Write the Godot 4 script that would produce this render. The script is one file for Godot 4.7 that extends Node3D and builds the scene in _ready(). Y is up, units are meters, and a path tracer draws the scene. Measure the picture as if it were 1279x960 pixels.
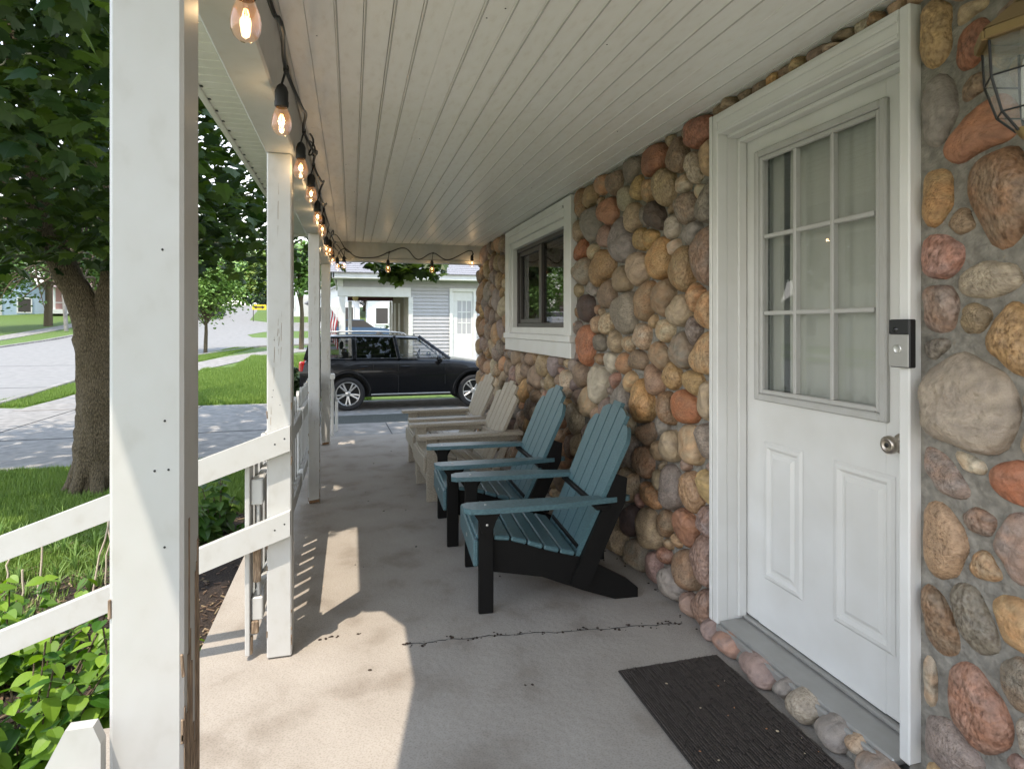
extends Node3D
# A covered porch with a river-stone house wall. x: across the porch towards the wall, y: up, -z: along the porch. "ax" below is the distance along the porch (-z).

class MB:
	var v := PackedVector3Array()
	var n := PackedVector3Array()
	var c := PackedColorArray()
	var col := Color.WHITE

	func tri(a: Vector3, b: Vector3, d: Vector3, na: Vector3, nb: Vector3, nd: Vector3, ca = null, cb = null, cd = null):
		if (d - a).cross(b - a).dot(na + nb + nd) < 0.0:
			v.append(a); v.append(d); v.append(b)
			n.append(na); n.append(nd); n.append(nb)
			c.append(col if ca == null else ca); c.append(col if cd == null else cd); c.append(col if cb == null else cb)
		else:
			v.append(a); v.append(b); v.append(d)
			n.append(na); n.append(nb); n.append(nd)
			c.append(col if ca == null else ca); c.append(col if cb == null else cb); c.append(col if cd == null else cd)

	func flat(pts: Array, inside: Vector3):
		var nn: Vector3 = (pts[1] - pts[0]).cross(pts[2] - pts[0])
		if nn.length_squared() < 1e-18:
			return
		nn = nn.normalized()
		if nn.dot(pts[0] - inside) < 0.0:
			nn = -nn
		for i in range(1, pts.size() - 1):
			tri(pts[0], pts[i], pts[i + 1], nn, nn, nn)

	func box(x: Transform3D, s: Vector3, bev := 0.004):
		var h := s * 0.5
		bev = minf(bev, minf(h.x, minf(h.y, h.z)) * 0.8)
		var o := x.origin
		var cr := func(sg: Vector3, axis: int) -> Vector3:
			var p := Vector3(sg.x * (h.x - bev), sg.y * (h.y - bev), sg.z * (h.z - bev))
			p[axis] = sg[axis] * h[axis]
			return x * p
		for a in 3:
			var b := (a + 1) % 3
			var d := (a + 2) % 3
			for s1 in [-1.0, 1.0]:
				var q := []
				for k in [[-1.0, -1.0], [1.0, -1.0], [1.0, 1.0], [-1.0, 1.0]]:
					var sg := Vector3()
					sg[a] = s1; sg[b] = k[0]; sg[d] = k[1]
					q.append(cr.call(sg, a))
				flat(q, o)
			if bev > 0.0:
				for s1 in [-1.0, 1.0]:
					for s2 in [-1.0, 1.0]:
						var g0 := Vector3(); var g1 := Vector3()
						g0[a] = s1; g0[b] = s2; g0[d] = -1.0
						g1[a] = s1; g1[b] = s2; g1[d] = 1.0
						flat([cr.call(g0, a), cr.call(g1, a), cr.call(g1, b), cr.call(g0, b)], o)
		if bev > 0.0:
			for sx in [-1.0, 1.0]:
				for sy in [-1.0, 1.0]:
					for sz in [-1.0, 1.0]:
						var sg := Vector3(sx, sy, sz)
						flat([cr.call(sg, 0), cr.call(sg, 1), cr.call(sg, 2)], o)

	# box between two corners
	func bx(a: Vector3, b: Vector3, bev := 0.004):
		box(Transform3D(Basis(), (a + b) * 0.5), (b - a).abs(), bev)

	# a beam with rectangular section from p to q; up gives the direction of its height
	func beam(p: Vector3, q: Vector3, w: float, hgt: float, up := Vector3.UP, bev := 0.004):
		var d := (q - p).normalized()
		var sd := d.cross(up).normalized()
		var u := sd.cross(d).normalized()
		box(Transform3D(Basis(d, u, sd), (p + q) * 0.5), Vector3(p.distance_to(q), hgt, w), bev)

	func prism(poly: PackedVector2Array, x: Transform3D, z0: float, z1: float):
		var ix := Geometry2D.triangulate_polygon(poly)
		for k in [[z0, -1.0], [z1, 1.0]]:
			var nn: Vector3 = (x.basis * Vector3(0, 0, k[1])).normalized()
			for i in range(0, ix.size(), 3):
				var a := poly[ix[i]]; var b := poly[ix[i + 1]]; var d := poly[ix[i + 2]]
				tri(x * Vector3(a.x, a.y, k[0]), x * Vector3(b.x, b.y, k[0]), x * Vector3(d.x, d.y, k[0]), nn, nn, nn)
		var area := 0.0
		for i in poly.size():
			var a := poly[i]; var b := poly[(i + 1) % poly.size()]
			area += a.cross(b)
		for i in poly.size():
			var a := poly[i]; var b := poly[(i + 1) % poly.size()]
			var e := b - a
			var on := Vector2(e.y, -e.x) * signf(area)
			var nn := (x.basis * Vector3(on.x, on.y, 0)).normalized()
			var p0 := x * Vector3(a.x, a.y, z0); var p1 := x * Vector3(b.x, b.y, z0)
			var p2 := x * Vector3(b.x, b.y, z1); var p3 := x * Vector3(a.x, a.y, z1)
			tri(p0, p1, p2, nn, nn, nn); tri(p0, p2, p3, nn, nn, nn)

	# smooth surface through rows of points; hint: a vector that its outside faces, or null for a closed surface
	func sheet(rows: Array, closed := false, hint = null, cols = null):
		var m := rows.size()
		var w: int = rows[0].size()
		var nr := []
		for i in m:
			var z := PackedVector3Array(); z.resize(w); z.fill(Vector3.ZERO)
			nr.append(z)
		var sgn := 0.0
		var mid := Vector3.ZERO
		for i in m:
			for j in w:
				mid += rows[i][j]
		mid /= float(m * w)
		for i in m - 1:
			for j in (w if closed else w - 1):
				var j1 := (j + 1) % w
				var f: Vector3 = (rows[i + 1][j1] - rows[i][j]).cross(rows[i + 1][j] - rows[i][j1])
				nr[i][j] += f; nr[i + 1][j] += f; nr[i][j1] += f; nr[i + 1][j1] += f
				sgn += f.dot(hint if hint != null else (rows[i][j] - mid))
		var s := 1.0 if sgn >= 0.0 else -1.0
		for i in m:
			for j in w:
				nr[i][j] = (nr[i][j] * s).normalized()
		for i in m - 1:
			for j in (w if closed else w - 1):
				var j1 := (j + 1) % w
				var A: Vector3 = rows[i][j]; var B: Vector3 = rows[i][j1]; var C: Vector3 = rows[i + 1][j1]; var D: Vector3 = rows[i + 1][j]
				if cols != null:
					if A != B: tri(A, B, C, nr[i][j], nr[i][j1], nr[i + 1][j1], cols[i][j], cols[i][j1], cols[i + 1][j1])
					if C != D: tri(A, C, D, nr[i][j], nr[i + 1][j1], nr[i + 1][j], cols[i][j], cols[i + 1][j1], cols[i + 1][j])
				else:
					if A != B: tri(A, B, C, nr[i][j], nr[i][j1], nr[i + 1][j1])
					if C != D: tri(A, C, D, nr[i][j], nr[i + 1][j1], nr[i + 1][j])

	func tube(path: PackedVector3Array, r, sides := 8, caps := true):
		var rows := []
		var up := Vector3.UP
		for i in path.size():
			var d := (path[mini(i + 1, path.size() - 1)] - path[maxi(i - 1, 0)]).normalized()
			if absf(d.dot(up)) > 0.95:
				up = Vector3.RIGHT
			var sd := d.cross(up).normalized()
			var u2 := sd.cross(d).normalized()
			up = u2
			var rr: float = r if not (r is Array or r is PackedFloat32Array) else r[i]
			var row := PackedVector3Array()
			for k in sides:
				var a := TAU * k / sides
				row.append(path[i] + (sd * cos(a) + u2 * sin(a)) * rr)
			rows.append(row)
		sheet(rows, true)
		if caps:
			flat(Array(rows[0]), path[1]); flat(Array(rows[-1]), path[-2])

	func lathe(prof: PackedVector2Array, x: Transform3D, seg := 16):
		var rows := []
		for p in prof:
			var row := PackedVector3Array()
			for k in seg:
				var a := TAU * k / seg
				row.append(x * Vector3(p.x * cos(a), p.y, p.x * sin(a)))
			rows.append(row)
		sheet(rows, true)

	func blob(x: Transform3D, r: Vector3, seg := 12, rings := 8):
		var pr := PackedVector2Array()
		for i in rings + 1:
			var t := PI * i / rings
			pr.append(Vector2(maxf(sin(t), 1e-4), -cos(t)))
		lathe(pr, x * Transform3D(Basis.from_scale(r), Vector3.ZERO), seg)

	func mesh() -> ArrayMesh:
		var arr := []
		arr.resize(Mesh.ARRAY_MAX)
		arr[Mesh.ARRAY_VERTEX] = v
		arr[Mesh.ARRAY_NORMAL] = n
		arr[Mesh.ARRAY_COLOR] = c
		var am := ArrayMesh.new()
		if v.size() > 0:
			am.add_surface_from_arrays(Mesh.PRIMITIVE_TRIANGLES, arr)
		return am


var M := {}
var rng := RandomNumberGenerator.new()


func V(x: float, y: float, ax: float) -> Vector3:
	return Vector3(x, y, -ax)


func thing(called: String, label: String, category: String, at := Vector3.ZERO, group := "", turn := 0.0) -> Node3D:
	var o := Node3D.new()
	o.name = called
	add_child(o, true)
	o.position = at
	o.rotation.y = turn
	tag(o, label, category, group)
	return o


func tag(o: Node, label: String, category: String, group := "") -> void:
	o.set_meta("label", label)
	o.set_meta("category", category)
	if group != "":
		o.set_meta("group", group)


func part(called: String, mb, mat: Material, parent: Node, at := Vector3.ZERO) -> MeshInstance3D:
	var o := MeshInstance3D.new()
	o.name = called
	o.mesh = mb.mesh() if mb is MB else mb
	o.material_override = null
	if o.mesh.get_surface_count() > 0:
		o.set_surface_override_material(0, mat)
	o.position = at
	parent.add_child(o, true)
	return o


func struct(called: String, mb, mat: Material, at := Vector3.ZERO) -> MeshInstance3D:
	var o := part(called, mb, mat, self, at)
	o.set_meta("kind", "structure")
	return o


func lin(r: float, g: float, b: float) -> Color:
	return Color(r, g, b).linear_to_srgb()


func noise_tex(size: int, freq: float, oct: int, lo: Color, hi: Color, sd: int, kind := FastNoiseLite.TYPE_SIMPLEX_SMOOTH, mid = null, at := 0.5) -> NoiseTexture2D:
	var t := NoiseTexture2D.new()
	var f := FastNoiseLite.new()
	f.seed = sd
	f.noise_type = kind
	f.frequency = freq
	f.fractal_octaves = oct
	t.width = size; t.height = size
	t.seamless = true
	t.noise = f
	var g := Gradient.new()
	g.set_color(0, lo); g.set_color(1, hi)
	if mid != null:
		g.add_point(at, mid)
	t.color_ramp = g
	return t


func mat(col: Color, rough := 0.6, tex: Texture2D = null, scale := Vector3.ONE, bump: Texture2D = null, bscale := 0.0, world := true) -> StandardMaterial3D:
	var m := StandardMaterial3D.new()
	m.albedo_color = col
	m.roughness = rough
	m.vertex_color_use_as_albedo = true
	m.uv1_triplanar = true
	m.uv1_world_triplanar = world
	m.uv1_scale = scale
	if tex:
		m.albedo_texture = tex
	if bump:
		m.heightmap_enabled = true
		m.heightmap_texture = bump
		m.heightmap_scale = bscale
	return m


func make_materials() -> void:
	var W := Color.WHITE
	var soft := noise_tex(512, 0.006, 4, Color(0.955, 0.95, 0.94), W, 3)
	var grainy := noise_tex(512, 0.02, 5, Color(0.0, 0.0, 0.0), W, 5)
	var fine := noise_tex(512, 0.12, 4, Color(0.0, 0.0, 0.0), W, 6)
	var dirt := noise_tex(1024, 0.012, 6, Color(0.95, 0.94, 0.925), W, 11, FastNoiseLite.TYPE_SIMPLEX_SMOOTH, Color(0.985, 0.982, 0.975), 0.36)
	M.white = mat(lin(0.475, 0.47, 0.45), 0.42, dirt, Vector3(1.1, 0.8, 1.1), grainy, 0.06)
	M.white_clean = mat(lin(0.72, 0.715, 0.69), 0.35, soft, Vector3.ONE, grainy, 0.03)
	M.ceiling = mat(lin(0.88, 0.878, 0.855), 0.36, dirt, Vector3(2.0, 2.0, 0.7), grainy, 0.08)
	M.soffit = mat(lin(0.72, 0.70, 0.63), 0.5, soft)
	M.concrete = mat(lin(0.395, 0.353, 0.305), 0.85, noise_tex(1024, 0.006, 5, Color(0.82, 0.80, 0.78), Color(1, 1, 1), 21, FastNoiseLite.TYPE_SIMPLEX_SMOOTH, Color(0.95, 0.945, 0.94), 0.4), Vector3(0.45, 0.45, 0.45), fine, 0.12)
	M.concrete.detail_enabled = true
	M.concrete.detail_albedo = noise_tex(1024, 0.22, 3, Color(0.80, 0.79, 0.78), W, 22, FastNoiseLite.TYPE_SIMPLEX, Color(0.97, 0.97, 0.97), 0.4)
	M.concrete.detail_blend_mode = BaseMaterial3D.BLEND_MODE_MUL
	M.concrete.uv2_triplanar = true
	M.concrete.uv2_world_triplanar = true
	M.concrete.uv2_scale = Vector3(1.7, 1.7, 1.7)
	M.pave = mat(lin(0.30, 0.28, 0.255), 0.9, noise_tex(1024, 0.01, 6, Color(0.75, 0.74, 0.73), W, 23), Vector3(0.3, 0.3, 0.3), fine, 0.1)
	M.pale = mat(lin(0.50, 0.47, 0.43), 0.9, noise_tex(512, 0.01, 5, Color(0.85, 0.85, 0.85), W, 30), Vector3(0.3, 0.3, 0.3))
	M.road = mat(lin(0.225, 0.212, 0.195), 0.9, noise_tex(1024, 0.01, 6, Color(0.86, 0.86, 0.86), W, 24), Vector3(0.25, 0.25, 0.25), fine, 0.1)
	M.drive = mat(lin(0.29, 0.272, 0.25), 0.9, noise_tex(1024, 0.012, 6, Color(0.75, 0.75, 0.75), W, 25), Vector3(0.3, 0.3, 0.3), fine, 0.3)
	M.gravel = mat(lin(0.13, 0.135, 0.115), 0.95, noise_tex(512, 0.07, 4, Color(0.35, 0.36, 0.34), W, 29), Vector3(1.2, 1.2, 1.2), fine, 1.5)
	M.grass_ground = mat(lin(0.135, 0.205, 0.03), 0.95, noise_tex(1024, 0.02, 6, Color(0.55, 0.6, 0.5), W, 26), Vector3(0.4, 0.4, 0.4), fine, 1.0)
	M.mulch = mat(lin(0.10, 0.065, 0.045), 0.95, noise_tex(512, 0.06, 4, Color(0.4, 0.38, 0.36), W, 27, FastNoiseLite.TYPE_CELLULAR), Vector3(2, 2, 2), fine, 1.5)
	M.mortar = mat(lin(0.32, 0.295, 0.25), 0.95, noise_tex(512, 0.03, 5, Color(0.7, 0.7, 0.7), W, 28), Vector3(1.5, 1.5, 1.5), grainy, 1.2)
	M.stone_a = mat(W, 0.62, noise_tex(1024, 0.03, 7, Color(0.50, 0.46, 0.43), Color(1, 1, 1), 31, FastNoiseLite.TYPE_SIMPLEX_SMOOTH, Color(0.86, 0.84, 0.82), 0.42), Vector3(2.4, 2.4, 2.4), fine, 0.5)
	M.stone_b = mat(W, 0.7, noise_tex(1024, 0.16, 4, Color(0.48, 0.45, 0.44), W, 32, FastNoiseLite.TYPE_SIMPLEX, Color(0.88, 0.87, 0.87), 0.36), Vector3(2.9, 2.9, 2.9), grainy, 0.8)
	M.stone_c = mat(W, 0.55, noise_tex(1024, 0.025, 7, Color(0.46, 0.41, 0.38), Color(1, 1, 1), 33, FastNoiseLite.TYPE_SIMPLEX_SMOOTH, Color(0.85, 0.82, 0.79), 0.45), Vector3(3.3, 2.2, 3.3), grainy, 1.0)
	M.teal = mat(lin(0.092, 0.178, 0.195), 0.38, noise_tex(512, 0.03, 5, Color(0.72, 0.74, 0.76), W, 41), Vector3(3, 9, 3), fine, 0.03, false)
	M.black_wood = mat(lin(0.009, 0.0085, 0.008), 0.5, soft, Vector3.ONE, fine, 0.03)
	M.black_wood.metallic_specular = 0.25
	M.tan_wood = mat(lin(0.46, 0.41, 0.32), 0.5, noise_tex(512, 0.03, 5, Color(0.72, 0.7, 0.68), W, 42), Vector3(3, 9, 3), fine, 0.03, false)
	M.steel = mat(lin(0.62, 0.61, 0.59), 0.3); M.steel.metallic = 0.9
	M.alu = mat(lin(0.42, 0.41, 0.39), 0.45, soft, Vector3(3, 3, 3)); M.alu.metallic = 0.55
	M.brass = mat(lin(0.34, 0.25, 0.12), 0.45, soft, Vector3(6, 6, 6)); M.brass.metallic = 0.85
	M.nickel = mat(lin(0.42, 0.37, 0.32), 0.28); M.nickel.metallic = 0.9
	M.black = mat(lin(0.012, 0.012, 0.013), 0.4)
	M.rubber = mat(lin(0.011, 0.011, 0.012), 0.6)
	M.bronze = mat(lin(0.05, 0.042, 0.036), 0.4)
	M.dark = mat(lin(0.03, 0.03, 0.028), 0.9)
	M.room = mat(lin(0.22, 0.2, 0.17), 0.9)
	M.curtain = mat(lin(0.46, 0.465, 0.40), 0.9, noise_tex(512, 0.2, 2, Color(0.8, 0.8, 0.8), W, 43), Vector3(14, 2, 14))
	M.glass = StandardMaterial3D.new()
	M.glass.albedo_color = Color(0.9, 0.95, 0.93, 0.08)
	M.glass.transparency = BaseMaterial3D.TRANSPARENCY_ALPHA
	M.glass.roughness = 0.02
	M.glass_dark = M.glass.duplicate()
	M.glass_dark.albedo_color = Color(0.03, 0.035, 0.035, 0.55)
	M.glass_car = M.glass.duplicate()
	M.glass_car.albedo_color = Color(0.05, 0.09, 0.09, 0.35)
	M.glass_tint = M.glass.duplicate()
	M.glass_tint.albedo_color = Color(0.01, 0.012, 0.014, 0.9)
	M.bulb_glass = M.glass.duplicate()
	M.bulb_glass.albedo_color = Color(0.72, 0.50, 0.20, 0.06)
	M.filament = mat(lin(1.0, 0.75, 0.4), 0.5)
	M.filament.emission_enabled = true
	M.filament.emission = Color(1.0, 0.72, 0.38)
	M.filament.emission_energy_multiplier = 1.7
	M.mat = mat(lin(0.075, 0.06, 0.05), 0.95, noise_tex(512, 0.09, 3, Color(0.35, 0.33, 0.3), W, 44), Vector3(3, 3, 3), fine, 0.8)
	M.mat_rib = mat(lin(0.12, 0.095, 0.077), 0.95, noise_tex(512, 0.06, 3, Color(0.45, 0.42, 0.4), W, 45), Vector3(5, 5, 5))
	M.bark = mat(lin(0.30, 0.23, 0.135), 0.95, noise_tex(1024, 0.03, 6, Color(0.3, 0.3, 0.28), W, 51), Vector3(2.4, 0.7, 2.4), noise_tex(512, 0.05, 5, Color.BLACK, W, 52), 3.0)
	M.leaf = mat(W, 0.5)
	M.leaf.backlight_enabled = true
	M.leaf.backlight = Color(0.85, 0.9, 0.35)
	M.leaf_soft = mat(W, 0.6)
	M.leaf_soft.backlight_enabled = true
	M.leaf_soft.backlight = Color(0.45, 0.5, 0.2)
	M.plain = mat(W, 0.75)
	M.plain_tex = mat(W, 0.75, soft, Vector3.ONE)
	M.car = mat(lin(0.007, 0.007, 0.008), 0.22); M.car.metallic_specular = 0.3; M.car.clearcoat_enabled = true; M.car.clearcoat = 0.3; M.car.clearcoat_roughness = 0.03
	M.siding = mat(lin(0.44, 0.43, 0.44), 0.6, soft)
	M.siding_tan = mat(lin(0.36, 0.33, 0.26), 0.6, soft)
	M.shingle = mat(lin(0.36, 0.35, 0.37), 0.9, noise_tex(512, 0.05, 4, Color(0.6, 0.6, 0.6), W, 61), Vector3(1, 1, 1))
	M.rust = mat(lin(0.30, 0.16, 0.07), 0.9, noise_tex(512, 0.05, 4, Color(0.4, 0.4, 0.4), W, 62), Vector3(4, 4, 4))
	M.old_wood = mat(lin(0.46, 0.34, 0.23), 0.9, noise_tex(512, 0.03, 5, Color(0.45, 0.42, 0.4), W, 63), Vector3(9, 1.2, 9), grainy, 0.3)


func _ready() -> void:
	rng.seed = 20240
	make_materials()
	light_and_camera()
	ground()
	porch_slab()
	house()
	porch_roof()
	posts_and_rails()
	string_lights()
	chairs()
	porch_things()
	garden()
	big_maple()
	suv()
	neighbor()
	distance()


func light_and_camera() -> void:
	var cam := Camera3D.new()
	cam.name = "camera"
	add_child(cam)
	cam.position = Vector3(0, 1.30, 0)
	cam.rotation.y = -atan(201.0 / 750.0)
	cam.keep_aspect = Camera3D.KEEP_HEIGHT
	cam.set_frustum(0.05 * 960.0 / 750.0, Vector2(0.0, -73.0 / 750.0 * 0.05), 0.05, 900.0)   # a level camera with its lens shifted down, as the photo's upright lines tell
	cam.current = true

	var sun := DirectionalLight3D.new()
	sun.name = "sun"
	add_child(sun)
	sun.look_at_from_position(Vector3.ZERO, Vector3(0.62, -2.08, -0.785))
	sun.light_energy = 0.72
	sun.light_color = Color(1.0, 0.955, 0.89)
	sun.light_angular_distance = 0.5
	sun.shadow_enabled = true

	var env := Environment.new()
	env.background_mode = Environment.BG_SKY
	var sk := ProceduralSkyMaterial.new()
	sk.sky_top_color = Color(0.65, 0.73, 0.84)
	sk.sky_horizon_color = Color(1.0, 0.975, 0.93)
	sk.sky_curve = 0.2
	sk.ground_bottom_color = Color(0.35, 0.38, 0.28)
	sk.ground_horizon_color = Color(0.75, 0.77, 0.72)
	sk.sky_energy_multiplier = 1.25
	var sky := Sky.new()
	sky.sky_material = sk
	env.sky = sky
	env.tonemap_mode = Environment.TONE_MAPPER_LINEAR
	env.tonemap_exposure = 2.62
	env.ambient_light_source = Environment.AMBIENT_SOURCE_SKY
	env.sdfgi_enabled = true
	env.ssao_enabled = true
	env.ssil_enabled = true
	var we := WorldEnvironment.new()
	we.name = "world"
	we.environment = env
	add_child(we)


# ------------------------------------------------------------------ ground
const TS := [[-80.0, -0.6], [18.0, -0.6], [24.0, -0.5], [30.0, -0.2], [37.0, 0.12], [44.0, 0.45], [50.0, 0.95], [58.0, 1.65], [66.0, 2.6], [78.0, 3.75], [100.0, 4.25], [130.0, 4.5], [160.0, 4.5], [420.0, 4.5]]

func T(ax: float) -> float:
	for i in TS.size() - 1:
		if ax <= TS[i + 1][0]:
			return lerpf(TS[i][1], TS[i + 1][1], clampf((ax - TS[i][0]) / (TS[i + 1][0] - TS[i][0]), 0, 1))
	return TS[-1][1]


# a sheet cut from a plan outline (x, ax), laid dy above the terrain
func drape(poly: PackedVector2Array, dy: float, thick := 0.0) -> MB:
	var mb := MB.new()
	for i in TS.size() - 1:
		var a0: float = TS[i][0]; var a1: float = TS[i + 1][0]
		var strip := PackedVector2Array([Vector2(-500, a0), Vector2(500, a0), Vector2(500, a1), Vector2(-500, a1)])
		for q in Geometry2D.intersect_polygons(poly, strip):
			var ix := Geometry2D.triangulate_polygon(q)
			for k in range(0, ix.size(), 3):
				var p := []
				for j in 3:
					var w: Vector2 = q[ix[k + j]]
					p.append(V(w.x, lerpf(TS[i][1], TS[i + 1][1], (w.y - a0) / (a1 - a0)) + dy, w.y))
				mb.flat(p, p[0] + Vector3(0, -5, 0))
	if thick > 0.0:
		for i in poly.size():
			var a := poly[i]; var b := poly[(i + 1) % poly.size()]
			var steps := int(ceil(a.distance_to(b) / 3.0))
			for s in steps:
				var p := a.lerp(b, float(s) / steps); var q := a.lerp(b, float(s + 1) / steps)
				var c2 := V(p.x, T(p.y) + dy, p.y); var d2 := V(q.x, T(q.y) + dy, q.y)
				mb.flat([c2, d2, d2 - Vector3(0, thick, 0), c2 - Vector3(0, thick, 0)], V(-5, 0, 20))
	return mb


const CURB := [Vector2(-8.0, -60), Vector2(-8.0, 17), Vector2(-8.6, 22.5), Vector2(-8.3, 26), Vector2(-6.9, 31.5), Vector2(-5.0, 36.5), Vector2(-2.0, 38.0), Vector2(70, 38.0)]

func ground() -> void:
	struct("ground", drape(PackedVector2Array([Vector2(-400, -75), Vector2(400, -75), Vector2(400, 415), Vector2(-400, 415)]), 0.0), M.grass_ground)
	var st := PackedVector2Array(CURB)
	st.append_array(PackedVector2Array([Vector2(70, 44), Vector2(-4.5, 44), Vector2(-6.6, 44.6), Vector2(-7.2, 46.5), Vector2(-6.4, 48.6), Vector2(-4, 49.3), Vector2(70, 49.5), Vector2(70, 57), Vector2(-7, 57.5), Vector2(-9, 59.5), Vector2(-9.6, 68), Vector2(-11, 80), Vector2(-13.0, 104), Vector2(-17.6, 104), Vector2(-16.5, 80), Vector2(-17, 60), Vector2(-18, 46), Vector2(-18, -60)]))
	struct("street", drape(st, 0.012), M.road)
	# kerbs
	var kerb_line := []
	for p in CURB: kerb_line.append(p)
	var kb := MB.new()
	kerb(kb, PackedVector2Array(kerb_line), 0.16)
	struct("kerb", kb, M.pave)
	var kb2 := MB.new()
	kerb(kb2, PackedVector2Array([Vector2(-18, -60), Vector2(-18, 46), Vector2(-17, 60), Vector2(-16.5, 80), Vector2(-18, 110)]), -0.16)
	struct("kerb", kb2, M.pave)
	# pavement along the street, turning into the side street
	struct("sidewalk", drape(PackedVector2Array([Vector2(-7.2, 15.6), Vector2(-7.3, 22), Vector2(-6.9, 26.5), Vector2(-5.6, 31.0), Vector2(-3.9, 34.5), Vector2(-1.5, 36.2), Vector2(60, 36.3), Vector2(60, 34.6), Vector2(-0.6, 34.6), Vector2(-2.7, 32.8), Vector2(-4.4, 29.6), Vector2(-5.6, 25.5), Vector2(-5.8, 21), Vector2(-5.7, 15.6)]), 0.03, 0.05), M.pave)
	struct("far_sidewalk", drape(PackedVector2Array([Vector2(-20.6, -60), Vector2(-20.6, 46), Vector2(-20, 70), Vector2(-21.4, 70), Vector2(-22, 46), Vector2(-22, -60)]), 0.03, 0.05), M.pave)
	struct("driveway", drape(PackedVector2Array([Vector2(-8.0, 9.0), Vector2(-8.0, 16.4), Vector2(-6.2, 15.6), Vector2(5.2, 15.6), Vector2(5.2, 9.3), Vector2(-6.0, 9.3)]), 0.02, 0.04), M.drive)
	struct("gravel_strip", drape(PackedVector2Array([Vector2(-1.5, 9.3), Vector2(5.2, 9.3), Vector2(5.2, 13.1), Vector2(-1.2, 13.0)]), 0.027), M.gravel)
	# joints of the drive
	var jt := MB.new()
	jt.bx(V(-8, -0.5795, 11.62), V(5.2, -0.575, 11.65), 0.0)
	jt.bx(V(-3.42, -0.5795, 9.3), V(-3.39, -0.575, 15.6), 0.0)
	jt.bx(V(-6.0, -0.5795, 9.3), V(-5.97, -0.575, 15.6), 0.0)
	struct("driveway_joint", jt, M.dark)
	# worn joints of the street
	var sj := MB.new()
	for a in [14.0, 21.0, 28.0]:
		sj.bx(V(-17.6, T(a) + 0.013, a), V(-8.4, T(a) + 0.016, a + 0.06), 0.0)
	sj.bx(V(-13.1, -0.588, -20), V(-13.05, -0.584, 18), 0.0)
	struct("street_joint", sj, M.dark)
	# blades of grass: nobody could count them
	var blade := MB.new()
	for k in 5:
		var a := k * 1.7
		var d := Vector3(cos(a), 0, sin(a)) * 0.02
		var w := Vector3(-sin(a), 0, cos(a)) * 0.004
		var h := 0.045 + 0.012 * (k % 3)
		var p0 := d * 0.4
		blade.flat([p0 - w, p0 + w, p0 + d + Vector3(0, h, 0)], p0 - d * 3 + Vector3(0, 0.01, 0))
	var spots := []
	for i in 120000:
		var ax: float
		var x: float
		if i < 76000:
			ax = rng.randf_range(3.0, 9.2); x = rng.randf_range(-6.5, -0.7)
			if x > -1.9 and ax < 6.5: continue
			if x > -2.6 and ax < 5.2 and rng.randf() < 0.75: continue
		else:
			ax = rng.randf_range(15.8, 31.0); x = rng.randf_range(-5.6, 0.5)
			if ax > 26 and x < -4.6: continue
		spots.append([V(x, T(ax), ax), rng.randf_range(0.7, 1.5) * (1.0 if ax < 10 else 1.5)])
	for i in 14000:
		var ax := rng.randf_range(16.5, 36.0)
		var x := rng.randf_range(-8.4, -7.35)
		if ax > 22.5: x += (ax - 22.5) * 0.16
		spots.append([V(x, T(ax), ax), rng.randf_range(1.0, 2.0)])
	var mm := scatter(blade.mesh(), spots, Color(0.12, 0.21, 0.025), Color(0.21, 0.30, 0.05))
	var g := MultiMeshInstance3D.new()
	g.name = "grass"; g.multimesh = mm; g.material_override = null
	mm.mesh.surface_set_material(0, M.leaf_soft)
	add_child(g, true)
	g.set_meta("kind", "stuff"); tag(g, "short green lawn grass beside the porch and beyond the driveway", "grass")


func kerb(mb: MB, line: PackedVector2Array, w: float) -> void:
	for i in line.size() - 1:
		var n := int(ceil(line[i].distance_to(line[i + 1]) / 4.0))
		for k in n:
			var a := line[i].lerp(line[i + 1], float(k) / n); var b := line[i].lerp(line[i + 1], float(k + 1) / n)
			var s := (b - a).orthogonal().normalized() * -w * 0.5
			mb.beam(V(a.x + s.x, T(a.y) + 0.02, a.y + s.y), V(b.x + s.x, T(b.y) + 0.02, b.y + s.y), absf(w), 0.16, Vector3.UP, 0.02)


func scatter(mesh: Mesh, spots: Array, c0: Color, c1: Color) -> MultiMesh:
	var mm := MultiMesh.new()
	mm.transform_format = MultiMesh.TRANSFORM_3D
	mm.use_colors = true
	mm.mesh = mesh
	mm.instance_count = spots.size()
	for i in spots.size():
		var b := Basis(Vector3.UP, rng.randf() * TAU).scaled(Vector3.ONE * spots[i][1])
		mm.set_instance_transform(i, Transform3D(b, spots[i][0]))
		mm.set_instance_color(i, c0.lerp(c1, rng.randf()))
	return mm


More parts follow.
